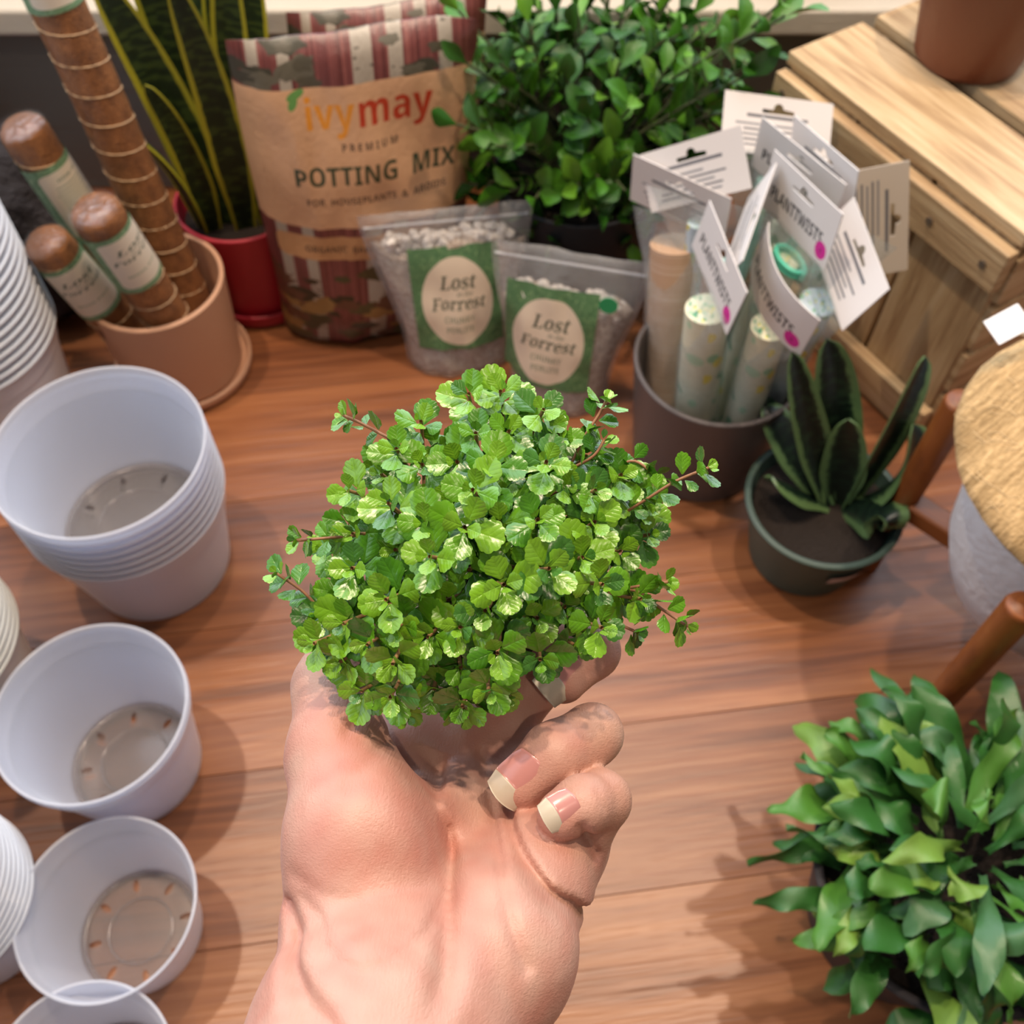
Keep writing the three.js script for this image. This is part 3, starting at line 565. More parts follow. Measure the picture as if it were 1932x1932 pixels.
// ---------------------------------------------------------------- wooden crate with a terracotta pot on it
{
  const tx = woodTex(17, [0.56, 0.43, 0.29], [0.76, 0.64, 0.48], [0.86, 0.77, 0.62], 1024, 512, [[0.52, 0.35, 0.05], [0.15, 0.75, 0.035]]);
  const m = std({ map: tx, roughness: 0.6, bumpMap: grainBump, bumpScale: 0.0005 });
  const mEdge = std({ color: rgb(0.6, 0.4, 0.22), roughness: 0.7 });
  const mScrew = std({ color: rgb(0.25, 0.2, 0.15), roughness: 0.4, metalness: 0.6 });
  const H = 0.25, A = FL(1488, 96, H), B = FL(1926, 436, H), L = 0.275, W = 0.2;
  const ux = B.clone().sub(A).normalize(), yaw = Math.atan2(-ux.z, ux.x);      // +x along the front edge, +z out of the front face
  const g = thing('wooden_crate', 'pale pine crate behind the packs with a brown pot on top', 'crate', V(A.x, 0, A.z)); g.rotation.y = yaw;
  const board = (name, w, h, d, x, y, z, du, dv, vert) => {
    const q = new RoundedBoxGeometry(w, h, d, 2, 0.0016), p = q.attributes.position, uv = q.attributes.uv, n = q.attributes.normal;
    for (let i = 0; i < p.count; i++) { const a = vert ? p.getY(i) : p.getX(i), b = vert ? p.getX(i) + p.getZ(i) : (Math.abs(n.getY(i)) > 0.5 ? p.getZ(i) : p.getY(i)); uv.setXY(i, du + a / 0.34, dv + b / 0.17); }
    q.translate(x, y, z); return part(g, name, q, m);
  };
  // the local frame has the front at z = 0 and the crate running to -z
  board('top_board', L, 0.012, 0.086, L / 2, H - 0.006, -0.043, 0.02, 0.18);
  board('top_board', L, 0.012, 0.086, L / 2, H - 0.006, -0.145, 0.4, 0.6);
  const rail = board('front_rail', L, 0.04, 0.012, L / 2, H - 0.036, 0.004, 0.3, 0.9);
  for (const [x, y] of [[0.014, H - 0.03], [0.155, H - 0.036], [0.2, H - 0.036], [0.258, H - 0.036]]) part(rail, 'screw', new THREE.CylinderGeometry(0.0034, 0.0034, 0.002, 14).rotateX(Math.PI / 2).translate(x, y, 0.0105), mScrew);
  board('front_rail', L, 0.04, 0.012, L / 2, 0.022, 0.004, 0.7, 0.3);
  for (const [i, x] of [0.047, 0.1365, 0.227].entries()) board('front_panel', 0.0865, H - 0.014, 0.01, x, H / 2 - 0.006, -0.008, 0.23 * i, 0.31 * i, true);
  for (const x of [0.008, L - 0.008]) for (const z of [-0.02, -W + 0.01]) board('corner_post', 0.016, H - 0.013, 0.03, x, H / 2 - 0.007, z - 0.01, x * 3, z * 4, true);
  for (const y of [0.035, 0.09, 0.145, 0.2]) { board('side_slat', 0.01, 0.046, W - 0.01, 0.003, y, -W / 2, y * 5, y * 3); board('side_slat', 0.01, 0.046, W - 0.01, L - 0.003, y, -W / 2, y * 7, y * 2); }
  for (const y of [0.05, 0.12, 0.19]) board('back_slat', L, 0.056, 0.01, L / 2, y, -W - 0.004, y * 4, y * 6);
  const pm = phy({ color: rgb(0.17, 0.05, 0.022), roughness: 0.45, bumpMap: fineBump, bumpScale: 0.0004 });
  const pp = FL(1822, 105, H), pg = thing('plant_pot', 'reddish brown terracotta pot on top of the pine crate', 'pot', pp);
  part(pg, 'pot_body', potGeo(0.062, 0.045, 0.095, 0.005), pm); part(pg, 'soil', soilGeo(0.054, 0.082), soilMat);
  // leafy sprig of that pot's plant, just showing at the right corner
  const lg = thing('leafy_plant', 'small green plant growing in the terracotta pot on the crate', 'plant', pp.clone().setY(H + 0.08)), gm = leafMat([0.08, 0.22, 0.03]);
  const r = rng(5); for (let i = 0; i < 16; i++) { const an = i * 2.4, a = pp.clone().setY(H + 0.08), b = a.clone().add(V(Math.cos(an) * 0.055, 0.05 + 0.03 * r(), Math.sin(an) * 0.05)), c = a.clone().lerp(b, 0.5).add(V(0, 0.03, 0)); wpart(lg, 'leaf', strapLeaf(new THREE.QuadraticBezierCurve3(a, c, b), V(-Math.sin(an), 0, Math.cos(an)), (t) => 0.009 * Math.sin(Math.PI * Math.min(1, t * 0.9 + 0.1)) + 0.0006, { rows: 10, cols: 4, thick: 0.001 }), gm); }
}

// ---------------------------------------------------------------- plant stand with white pot
const STAND = V(0.398, 0, -0.372);
{
  const mw = phy({ color: rgb(0.33, 0.125, 0.036), roughness: 0.42, map: woodTex(27, [0.6, 0.5, 0.4], [0.85, 0.75, 0.65], [1, 0.95, 0.85], 256, 256) });
  const g = thing('plant_stand', 'brown wooden plant stand with four round legs under the white pot', 'stand', STAND);
  const top = 0.228;
  for (const [sx, sz] of [[-1, -1], [-1, 1], [1, -1], [1, 1]]) {
    const q = lathe([[0.0001, 0], [0.0085, 0], [0.0095, 0.003], [0.0115, top - 0.006], [0.0095, top - 0.001], [0.0001, top]], 28); const l = part(g, 'leg', q, mw); l.position.set(sx * 0.086, 0, sz * 0.08);
  }
  const bar = (a) => { const q = box(0.222, 0.018, 0.02, 0, 0.1, 0, 0.003); q.rotateY(a); return q; };
  part(g, 'cross_bar', bar(0.75), mw); part(g, 'cross_bar', bar(-0.75).translate(0, 0.0005, 0), mw);
  const pm = phy({ color: rgb(0.62, 0.61, 0.62), roughness: 0.7, bumpMap: fineBump, bumpScale: 0.0015 });
  const pg = thing('plant_pot', 'rough white pot standing in the wooden plant stand', 'pot', STAND.clone().setY(0.11));
  part(pg, 'pot_body', lathe([[0.0001, 0], [0.06, 0], [0.072, 0.006], [0.084, 0.04], [0.092, 0.1], [0.094, 0.15], [0.09, 0.152], [0.086, 0.146], [0.08, 0.05], [0.0001, 0.02]], 72), pm);
  // coir mulch disc: a domed disc with fibres
  const ct = dataTex(512, 512, (() => { const a = vnoise(101, 12, 120), b = vnoise(102, 60, 300), c = vnoise(103, 10, 10); return (u, v) => { const t = 0.4 * a(u, v) + 0.35 * b(u, v) + 0.3 * c(u, v); return [lerp(0.42, 0.86, t), lerp(0.32, 0.72, t), lerp(0.18, 0.52, t)]; }; })());
  const cm = std({ map: ct, roughness: 0.95, bumpMap: fineBump, bumpScale: 0.0015 });
  const cg = thing('coir_mat', 'round golden coir fibre mat covering the white pot', 'mat', STAND.clone().setY(0.256));
  const dg = new THREE.SphereGeometry(0.118, 80, 24, 0, Math.PI * 2, 0, Math.PI / 2); dg.scale(1, 0.26, 1);
  { const p = dg.attributes.position, uv = dg.attributes.uv; for (let i = 0; i < p.count; i++) { const x = p.getX(i), z = p.getZ(i), k = 1 + 0.012 * perlin.noise(x * 70, z * 70, 3); p.setXYZ(i, x * k, p.getY(i) * k + 0.0015 * perlin.noise(x * 160, 1, z * 160), z * k); const ux = x * 0.8 - z * 0.6, uz = x * 0.6 + z * 0.8; uv.setXY(i, ux / 0.2, uz / 0.2); } dg.computeVertexNormals(); }
  const under = new THREE.CylinderGeometry(0.117, 0.113, 0.008, 64).translate(0, -0.003, 0);
  part(cg, 'mat_body', dg, cm); part(cg, 'mat_rim', under, cm);
  const rr = rng(33), fib = []; for (let i = 0; i < 420; i++) { const a = rr() * 6.283, q = Math.sqrt(rr()) * 0.115, x = Math.cos(a) * q, z = Math.sin(a) * q, y = 0.26 * Math.sqrt(Math.max(0, 0.118 ** 2 - q * q)) + 0.0006, d = (rr() - 0.5) * 1.2 - 0.6, l = 0.008 + rr() * 0.012; const f = new THREE.CylinderGeometry(0.00022, 0.00022, l, 4, 1); f.rotateZ(Math.PI / 2); f.rotateY(d); f.rotateZ((rr() - 0.5) * 0.12); f.translate(x, y, z); fib.push(f); }
  const fm = part(cg, 'loose_fibres', merge(fib), std({ color: rgb(0.72, 0.52, 0.28), roughness: 0.9 })); fm.userData.kind = 'stuff';
  // plant tag
  const tb = P(1902, 612, 0.655), foot = STAND.clone().add(V(-0.035, 0.262, -0.095)), tg = thing('plant_tag', 'blank white plastic tag sticking out beside the coir mat', 'tag', foot);
  const sh = new THREE.Shape(); sh.moveTo(-0.0125, -0.009); sh.lineTo(0.0125, -0.009); sh.lineTo(0.0125, 0.009); sh.lineTo(-0.0125, 0.009); sh.closePath();
  const mt = std({ color: rgb(0.82, 0.84, 0.87), roughness: 0.5 }), q = new THREE.ExtrudeGeometry(sh, { depth: 0.0007, bevelEnabled: false }), tx = V(0.75, 0, 0).addScaledVector(UPV, 0.4).normalize(), tz = FWD.clone().negate().add(V(-0.35, 0.25, 0)), zz = tz.addScaledVector(tx, -tz.dot(tx)).normalize();
  q.applyMatrix4(new THREE.Matrix4().makeBasis(tx, zz.clone().cross(tx), zz)); q.translate(tb.x, tb.y, tb.z); wpart(tg, 'tag_plate', q, mt);
  wpart(tg, 'tag_stem', tube([foot.clone().add(V(0, -0.004, 0)), foot.clone().lerp(tb, 0.5), tb.clone().addScaledVector(zz, -0.0012)], 0.0016, 8, 6), mt);
}

// ---------------------------------------------------------------- dark green pot with a dwarf snake plant
const GREEN = FL(1512, 1040);
{
  const m = phy({ color: rgb(0.035, 0.065, 0.05), roughness: 0.5 });
  const g = thing('plant_pot', 'dark green plastic nursery pot in front of the stand', 'pot', GREEN);
  part(g, 'pot_body', potGeo(0.062, 0.047, 0.082, 0.0025, 0.003), m); part(g, 'soil', soilGeo(0.056, 0.068), soilMat);
  const st = new THREE.CylinderGeometry(0.0608, 0.056, 0.016, 20, 1, true, 0.02, 0.62); const s = part(g, 'paper_sticker', st.translate(0, 0.05, 0), std({ color: rgb(0.5, 0.42, 0.4), roughness: 0.6, side: THREE.DoubleSide }), 'worn pale sticker'); s.position.y = 0;
  const pt = thing('dwarf_snake_plant', 'dwarf snake plant with pale banded leaf edges in green pot', 'plant', GREEN.clone().setY(0.068));
  const tx = dataTex(256, 256, (() => { const a = vnoise(71, 6, 50), b = vnoise(72, 24, 60); return (u, v) => { const e = Math.min(u, 1 - u) + 0.1 * (b(u, v) - 0.5), k = smooth(0.24, 0.12, e), q = smooth(0.5, 0.8, a(u, v)) * 0.4; return [lerp(0.03 + q * 0.16, 0.34, k), lerp(0.085 + q * 0.22, 0.45, k), lerp(0.06 + q * 0.12, 0.28, k)]; }; })());
  const lm = phy({ map: tx, roughness: 0.38, clearcoat: 0.2, clearcoatRoughness: 0.3 });
  const base = GREEN.clone().add(V(0.012, 0.066, -0.006));
  for (const [px, py, d, w, mx, my, mz, tw] of [[1495, 665, 0.74, 0.014, -0.01, 0.02, 0.0, 0.2], [1560, 640, 0.76, 0.02, 0, 0.03, -0.01, 0.1], [1745, 672, 0.76, 0.017, 0.0, 0.035, 0.01, 0.5], [1722, 800, 0.79, 0.022, 0.03, 0.004, 0.02, 0.7], [1662, 1000, 0.80, 0.021, 0.018, 0.035, 0.018, 1.2], [1600, 790, 0.78, 0.018, 0, 0.02, 0.0, -0.3], [1455, 900, 0.82, 0.017, -0.02, 0.012, 0.0, -0.8], [1440, 770, 0.84, 0.016, -0.01, 0.03, -0.01, -0.4]]) {
    const b = P(px, py, d), a = base.clone().add(V((px - 1560) * 0.00006, 0, 0)), c = a.clone().lerp(b, 0.5).add(V(mx, my, mz));
    wpart(pt, 'leaf', strapLeaf(new THREE.QuadraticBezierCurve3(a, c, b), V(Math.cos(tw), 0, -Math.sin(tw)), (t) => w * (0.5 + 0.5 * smooth(0, 0.4, t)) * Math.sqrt(Math.max(0, 1 - t ** 2.6)) + 0.0008, { rows: 20, cols: 8, thick: 0.003, fold: 0.4 }), lm);
  }
}

// ---------------------------------------------------------------- fern-like plant in the near right corner
const NEAR = FL(1825, 1625, 0.15).setY(0);
{
  const g = thing('plant_pot', 'dark plastic pot under the leafy plant in the near right corner', 'pot', NEAR);
  part(g, 'pot_body', potGeo(0.082, 0.06, 0.125, 0.003, 0.003), std({ color: rgb(0.02, 0.016, 0.02), roughness: 0.6 })); part(g, 'soil', soilGeo(0.075, 0.11), soilMat);
  const pl = thing('strap_leaf_plant', 'lush green plant with wavy glossy strap leaves near the stand', 'plant', NEAR.clone().setY(0.11));
  const mats = [leafMat([0.035, 0.14, 0.025], { roughness: 0.25 }), leafMat([0.08, 0.23, 0.03], { roughness: 0.27 }), leafMat([0.06, 0.17, 0.06], { roughness: 0.22 }), leafMat([0.18, 0.33, 0.05], { roughness: 0.3 })];
  const r = rng(15), O = NEAR.clone().setY(0.105);
  const add = (a, b, up, w, lobes, mi, tw) => {
    const c = a.clone().lerp(b, 0.55).add(V(0, up, 0)), ax = b.clone().sub(a), side = V(-ax.z, 0, ax.x).normalize().add(V(0, tw, 0)), ph = r() * 6;
    const prof = (t) => w * (0.2 + 0.8 * smooth(0.05, 0.5, t)) * Math.pow(Math.max(0, 1 - t ** 3), 0.6) * (1 + (0.05 + lobes * 0.17) * Math.sin(t * 11 + ph)) + 0.0006;
    wpart(pl, 'leaf', strapLeaf(new THREE.QuadraticBezierCurve3(a, c, b), side, prof, { rows: 18, cols: 6, thick: 0.0009, fold: 0.3 * (r() - 0.35), wave: 0.002 + 0.003 * r(), waveN: 1.6 + r(), twist: (r() - 0.5) * 1.8 }), mats[mi]);
  };
  // outer leaves read off the photograph: tip, distance, rise, half-width, lobes
  for (const [px, py, d, up, w, lo, mi] of [[1492, 1520, 0.66, 0.03, 0.011, 1, 2], [1500, 1440, 0.66, 0.03, 0.008, 1, 2], [1556, 1600, 0.62, 0.035, 0.014, 0, 3], [1612, 1325, 0.66, 0.05, 0.014, 0, 0], [1665, 1300, 0.64, 0.05, 0.008, 1, 0], [1668, 1855, 0.64, 0.035, 0.012, 0, 0], [1740, 1895, 0.62, 0.02, 0.013, 0, 1], [1815, 1770, 0.58, 0.04, 0.014, 0, 3], [1890, 1330, 0.63, 0.05, 0.01, 0, 0], [1700, 1660, 0.585, 0.03, 0.012, 0, 3], [1800, 1690, 0.57, 0.03, 0.011, 0, 3], [1610, 1400, 0.63, 0.045, 0.013, 1, 0], [1840, 1520, 0.56, 0.05, 0.011, 1, 1], [1740, 1500, 0.58, 0.05, 0.013, 0, 1], [1900, 1800, 0.55, 0.03, 0.014, 0, 2]]) {
    const b = P(px, py, d), a = O.clone().lerp(b, 0.5 + 0.1 * r()).add(V(0, 0.012, 0)); add(a, b, up, w, lo, mi, (r() - 0.5) * 0.5);
  }
  // the bushy middle: leaves of many stems, each starting on a stem of its own
  for (let i = 0; i < 130; i++) {
    const an = i * 2.39996, k = Math.sqrt((i + 0.5) / 130), q = 0.068 * k, a = O.clone().add(V(Math.cos(an) * q, 0.06 * (1 - k * k) + 0.014 * r(), Math.sin(an) * q)), da = an + (r() - 0.5) * 2.2, l = 0.036 + 0.04 * r();
    add(a, a.clone().add(V(Math.cos(da) * l, (r() - 0.25) * 0.045, Math.sin(da) * l)), 0.012 + 0.02 * r(), 0.0062 + 0.0055 * r(), r() < 0.5 ? 1 : 0, r() < 0.5 ? 0 : Math.floor(r() * 4), (r() - 0.5) * 1.2);
  }
}

// ---------------------------------------------------------------- frosted plastic cups
const cupMat = phy({ color: rgb(0.88, 0.9, 0.96), roughness: 0.58, transmission: 0.6, thickness: 0, clearcoat: 0.6, clearcoatRoughness: 0.12, ior: 1.49 });
const cupWarm = phy({ color: rgb(0.76, 0.745, 0.67), roughness: 0.5, clearcoat: 0.5, clearcoatRoughness: 0.15, ior: 1.49 });
const cupStackMat = phy({ color: rgb(0.76, 0.79, 0.85), roughness: 0.5, clearcoat: 0.5, clearcoatRoughness: 0.15, ior: 1.49 });
const footMat = phy({ color: rgb(0.82, 0.8, 0.8), roughness: 0.16, transmission: 0.93, thickness: 0, ior: 1.49 });
function cupParts(rt, rb, h, collar, holes, lip = 0) {
  const w = 0.0009, st = 0.0026, hc = h - collar, rc = lerp(rb, rt - st, hc / h);
  const out = [[rb - 0.002, 0.0], [rb, 0.002], [rc, hc - 0.002], [rc + st * 0.9, hc], [rt - 0.0006, h - 0.003], [rt + 0.0008 + lip, h - 0.0022 - lip], [rt + 0.001 + lip, h - 0.0006], [rt, h]];
  const inn = [[rt - w * 1.2, h - 0.0006], [rt - w * 1.4, h - 0.003], [rc + st * 0.9 - w, hc + 0.0006], [rc - w, hc - 0.0016], [rb - w, 0.003], [rb - 0.0026, 0.0008], [rb - 0.002, 0.0]];
  const wall = lathe([...out, ...inn], 96);
  // base disc with real drain slots and two raised rings
  const sh = new THREE.Shape(); sh.absarc(0, 0, rb - 0.002, 0, Math.PI * 2);
  for (let k = 0; k < holes; k++) { const a = k / holes * Math.PI * 2 + 0.3, p = new THREE.Path(); p.absellipse(Math.cos(a) * rb * 0.74, Math.sin(a) * rb * 0.74, 0.0045, 0.0022, 0, Math.PI * 2, true, a); sh.holes.push(p); }
  const disc = new THREE.ExtrudeGeometry(sh, { depth: 0.001, bevelEnabled: false, curveSegments: 48 }).rotateX(-Math.PI / 2).translate(0, 0.003, 0);
  const ringA = new THREE.TorusGeometry(rb * 0.9, 0.0014, 8, 64).rotateX(Math.PI / 2).translate(0, 0.0042, 0), ringB = new THREE.TorusGeometry(rb * 0.52, 0.0009, 8, 48).rotateX(Math.PI / 2).translate(0, 0.0042, 0);
  return { wall, disc: merge([disc, ringA, ringB]) };
}
function cupStack(name, pos, n, pitch, rt, rb, h, collar, mat, label, topLabel, group, holes = 8, lip = 0) {
  const { wall, disc } = cupParts(rt, rb, h, collar, holes, lip); let proto = null;
  for (let k = 0; k < n; k++) {
    const lb = k === n - 1 ? topLabel : label, at = [pos.x, k * pitch, pos.z];
    if (!proto) { proto = thing(name, lb, 'cup', at, group); part(proto, 'cup_wall', wall, mat); part(proto, 'cup_base', disc, footMat); }
    else { const c = dup(proto, at, lb); c.rotation.y = k * 0.7; }
  }
}
cupStack('plastic_cup', FL(303, 1056), 8, 0.0085, 0.0795, 0.061, 0.106, 0.022, cupMat, 'frosted plastic cup nested under the largest open cup', 'largest frosted cup, top of the nested stack before the peach pot', 'nested stack of the largest cups');
cupStack('plastic_cup', FL(262, 1443), 2, 0.006, 0.066, 0.049, 0.106, 0.02, cupMat, 'frosted plastic cup nested beneath the middle open cup', 'middle sized open frosted cup between the largest and smallest cups', 'stack of two middle cups');
cupStack('plastic_cup', FL(269, 1757), 1, 0.006, 0.058, 0.043, 0.081, 0.018, cupMat, 'frosted cup', 'small open frosted cup with dark drain slots in its base', 'row of open cups');
cupStack('plastic_cup', FL(222, 2062), 1, 0.006, 0.057, 0.043, 0.075, 0.018, cupMat, 'frosted cup', 'nearest frosted cup, only its rim showing at the lower edge', 'row of open cups');
cupStack('plastic_cup', FL(34, 800), 26, 0.009, 0.078, 0.06, 0.128, 0.024, cupStackMat, 'frosted plastic cup nested in the tall ribbed stack beside the moss poles', 'topmost cup of the tall ribbed stack beside the moss poles', 'tall ribbed cup stack', 8, 0.002);
cupStack('plastic_cup', FL(-32, 1320), 16, 0.0075, 0.066, 0.049, 0.106, 0.02, cupWarm, 'yellowish plastic cup nested in the stack left of the open cups', 'topmost yellowish cup of the stack left of the open cups', 'yellowish cup stack', 8, 0.0018);
cupStack('plastic_cup', FL(-18, 1745), 10, 0.0075, 0.058, 0.043, 0.081, 0.018, cupStackMat, 'frosted cup nested in the short stack left of the smallest cup', 'topmost frosted cup of the short stack left of the smallest cup', 'short cup stack', 8, 0.0015);

// ---------------------------------------------------------------- dark post and sack in the left corner
{
  const post = thing('wooden_post', 'dark maroon square post rising at the left edge', 'post', V(-0.605, 0, -0.885));
  part(post, 'post_body', box(0.034, 0.62, 0.034, 0, 0.31, 0, 0.003), std({ color: rgb(0.045, 0.008, 0.009), roughness: 0.6 }));
  const sack = thing('fabric_sack', 'crumpled dark brown sack behind the moss poles', 'sack', V(-0.505, 0, -0.775));
  const g = new THREE.SphereGeometry(1, 60, 44), p = g.attributes.position;
  for (let i = 0; i < p.count; i++) { const v = V(p.getX(i), p.getY(i), p.getZ(i)), k = 1 + 0.14 * perlin.noise(v.x * 2.6, v.y * 2.6, v.z * 2.6) + 0.07 * perlin.noise(v.x * 7, v.y * 7, v.z * 7); v.multiplyScalar(k); p.setXYZ(i, v.x * 0.105, Math.max(0, 0.085 + v.y * 0.1), v.z * 0.075); }
  g.computeVertexNormals(); part(sack, 'sack_body', g, std({ color: rgb(0.014, 0.008, 0.008), roughness: 0.8, bumpMap: fineBump, bumpScale: 0.003 }));
}

// ---------------------------------------------------------------- the hand
// tapered capsules joined with a smooth minimum, meshed on a grid (surface nets)
{
  const RT = V(1, 0, 0), ZT = FWD.clone().negate(), origin = P(745, 1750, 0.262);
  const M = new THREE.Matrix4().makeBasis(RT, UPV, ZT), Q = new THREE.Quaternion().setFromRotationMatrix(M);
  const loc = (a) => { const p = P(a[0], a[1], a[2]).sub(origin); return [p.dot(RT), p.dot(UPV), p.dot(ZT), a[3]]; };
  const N = {
    F0: [610, 2300, 0.2, 0.03], F1: [722, 1965, 0.24, 0.0285], T0: [692, 1745, 0.262, 0.0192], T1: [690, 1580, 0.267, 0.0188], T2: [642, 1425, 0.284, 0.0136], T3: [630, 1295, 0.299, 0.0105], T4: [672, 1190, 0.31, 0.0085],
    H0: [925, 1795, 0.258, 0.0195], H1: [1003, 1655, 0.276, 0.0145], M5: [1056, 1600, 0.29, 0.011], C0: [815, 1760, 0.267, 0.017], C1: [872, 1560, 0.298, 0.0125],
    M2: [775, 1440, 0.315, 0.011], M3: [880, 1428, 0.321, 0.011], M4: [972, 1490, 0.316, 0.0105],
    R1: [1116, 1386, 0.29, 0.0088], R2: [1046, 1424, 0.283, 0.0086], R3: [982, 1478, 0.2825, 0.0075],
    K1: [1136, 1508, 0.277, 0.0079], K2: [1098, 1519, 0.27, 0.0074], K3: [1060, 1538, 0.268, 0.0064],
    D1: [1088, 1195, 0.318, 0.0092], D2: [1114, 1226, 0.302, 0.0083], D3: [1064, 1284, 0.296, 0.0068],
    I1: [800, 1190, 0.345, 0.009], I2: [890, 1110, 0.35, 0.008], I3: [960, 1085, 0.345, 0.007],
  };
  for (const k in N) N[k] = loc(N[k]);
  const palm = ['F0F1', 'F1T0', 'F1H0', 'F1C0', 'T0T1', 'T1T2', 'T2T3', 'T3T4', 'H0H1', 'H1M5', 'C0C1', 'T0C0', 'H0C0', 'C1M2', 'C1M3', 'C1M4', 'M2M3', 'M3M4', 'M4M5', 'H1M4', 'T1C1', 'M4R1', 'M5K1', 'M3D1', 'M2I1', 'I1I2', 'I2I3'].map((s) => [N[s.slice(0, 2)], N[s.slice(2)]]);
  const tips = [['R1', 'R2', 'R3'], ['K1', 'K2', 'K3'], ['D1', 'D2', 'D3']].map((c) => [[N[c[0]], N[c[1]]], [N[c[1]], N[c[2]]]]);
  const cap = (x, y, z, [a, b]) => { const bx = b[0] - a[0], by = b[1] - a[1], bz = b[2] - a[2], px = x - a[0], py = y - a[1], pz = z - a[2]; let h = (px * bx + py * by + pz * bz) / (bx * bx + by * by + bz * bz); h = h < 0 ? 0 : h > 1 ? 1 : h; const dx = px - bx * h, dy = py - by * h, dz = pz - bz * h; return Math.sqrt(dx * dx + dy * dy + dz * dz) - (a[3] + (b[3] - a[3]) * h); };
  const smin = (a, b, k) => { const h = Math.max(k - Math.abs(a - b), 0) / k; return Math.min(a, b) - h * h * k * 0.25; };
  // skin folds: polylines with depth and width (metres), traced over the palm
  const fold = (pts, depth, w, d = 0.268) => ({ pts: pts.map((p) => loc([p[0], p[1], p[2] ?? d, 0])), depth, w });
  const folds = [
    fold([[716, 1345], [765, 1410], [806, 1492], [840, 1570], [858, 1640], [860, 1700]], 0.0026, 0.0034, 0.272), fold([[716, 1345], [765, 1410], [806, 1492], [840, 1570], [858, 1640], [860, 1700]], 0.0009, 0.0017, 0.272),
    fold([[955, 1535], [985, 1580], [1030, 1630], [1070, 1662], [1098, 1700]], 0.0028, 0.0015, 0.278),
    fold([[900, 1470], [935, 1560], [965, 1650], [990, 1710]], 0.0012, 0.0014, 0.276),
    fold([[545, 1722], [590, 1760], [667, 1785], [745, 1812], [800, 1840], [838, 1885], [866, 1932]], 0.0026, 0.0024, 0.25),
    fold([[560, 1770], [640, 1812], [720, 1845], [790, 1900]], 0.0012, 0.0015, 0.245),
    fold([[575, 1690], [650, 1722], [720, 1735], [780, 1722], [840, 1700]], 0.0009, 0.0014, 0.25),
    fold([[560, 1640], [620, 1660], [690, 1665]], 0.0004, 0.0014, 0.255),
    fold([[700, 1330], [690, 1350], [660, 1372]], 0.0012, 0.0016, 0.275), fold([[1092, 1535], [1125, 1612]], 0.0016, 0.0014, 0.275),
    fold([[760, 1395], [715, 1410], [680, 1440]], 0.0007, 0.0018, 0.275),
    fold([[1078, 1362], [1102, 1395], [1110, 1425]], 0.0004, 0.0007, 0.281), fold([[1092, 1358], [1112, 1384]], 0.0003, 0.0006, 0.281),
    fold([[1122, 1478], [1138, 1520]], 0.0003, 0.0007, 0.27),
  ];
  const foldAt = (x, y, z) => {
    let s = 0;
    for (const f of folds) {
      let m = 1e9; const p = f.pts;
      for (let i = 0; i + 1 < p.length; i++) { const ax = p[i][0], ay = p[i][1], bx = p[i + 1][0] - ax, by = p[i + 1][1] - ay; let h = ((x - ax) * bx + (y - ay) * by) / (bx * bx + by * by); h = h < 0 ? 0 : h > 1 ? 1 : h; const dx = x - ax - bx * h, dy = y - ay - by * h, e = dx * dx + dy * dy, zz = p[i][2]; if (e < m && z > zz - 0.032) m = e; }
      if (m < f.w * f.w * 9) s += f.depth * Math.exp(-m / (f.w * f.w));
    }
    return s;
  };
  const sdf = (x, y, z) => {
    let d = 1; for (const b of palm) { const c = cap(x, y, z, b); if (c < d + 0.012) d = smin(d, c, 0.0075); }
    for (const f of tips) { const c = smin(cap(x, y, z, f[0]), cap(x, y, z, f[1]), 0.003); d = smin(d, c, 0.0013); }
    if (Math.abs(d) < 0.004) { d += foldAt(x, y, z); d -= 0.0004 * perlin.noise(x * 80, y * 80, z * 80) + 0.0001 * perlin.noise(x * 320, y * 320, z * 320); }
    return d;
  };
  const step = 0.00105, lo = [-0.045, -0.075, -0.105], hi = [0.075, 0.115, 0.07];
  const nx = Math.ceil((hi[0] - lo[0]) / step), ny = Math.ceil((hi[1] - lo[1]) / step), nz = Math.ceil((hi[2] - lo[2]) / step);
  const F = new Float32Array((nx + 1) * (ny + 1) * (nz + 1)), at = (i, j, k) => i + (nx + 1) * (j + (ny + 1) * k);
  // coarse pass skips cells far from the skin
  const cs = 6; for (let k0 = 0; k0 <= nz; k0 += cs) for (let j0 = 0; j0 <= ny; j0 += cs) for (let i0 = 0; i0 <= nx; i0 += cs) {
    const c = sdf(lo[0] + (i0 + cs / 2) * step, lo[1] + (j0 + cs / 2) * step, lo[2] + (k0 + cs / 2) * step), far = Math.abs(c) > cs * step * 1.1 + 0.004;
    for (let k = k0; k < Math.min(k0 + cs, nz + 1); k++) for (let j = j0; j < Math.min(j0 + cs, ny + 1); j++) for (let i = i0; i < Math.min(i0 + cs, nx + 1); i++) F[at(i, j, k)] = far ? c : sdf(lo[0] + i * step, lo[1] + j * step, lo[2] + k * step);
  }
  const vid = new Int32Array(F.length).fill(-1), pos = [], idx = [];
  const E = [[0, 1], [0, 2], [0, 4], [1, 3], [1, 5], [2, 3], [2, 6], [3, 7], [4, 5], [4, 6], [5, 7], [6, 7]];
  for (let k = 0; k < nz; k++) for (let j = 0; j < ny; j++) for (let i = 0; i < nx; i++) {
    const v = []; let neg = 0; for (let c = 0; c < 8; c++) { const f = F[at(i + (c & 1), j + ((c >> 1) & 1), k + (c >> 2))]; v.push(f); if (f < 0) neg++; }
    if (neg === 0 || neg === 8) continue;
    let x = 0, y = 0, z = 0, n = 0;
    for (const [a, b] of E) if ((v[a] < 0) !== (v[b] < 0)) { const t = v[a] / (v[a] - v[b]); x += lerp(a & 1, b & 1, t); y += lerp((a >> 1) & 1, (b >> 1) & 1, t); z += lerp(a >> 2, b >> 2, t); n++; }
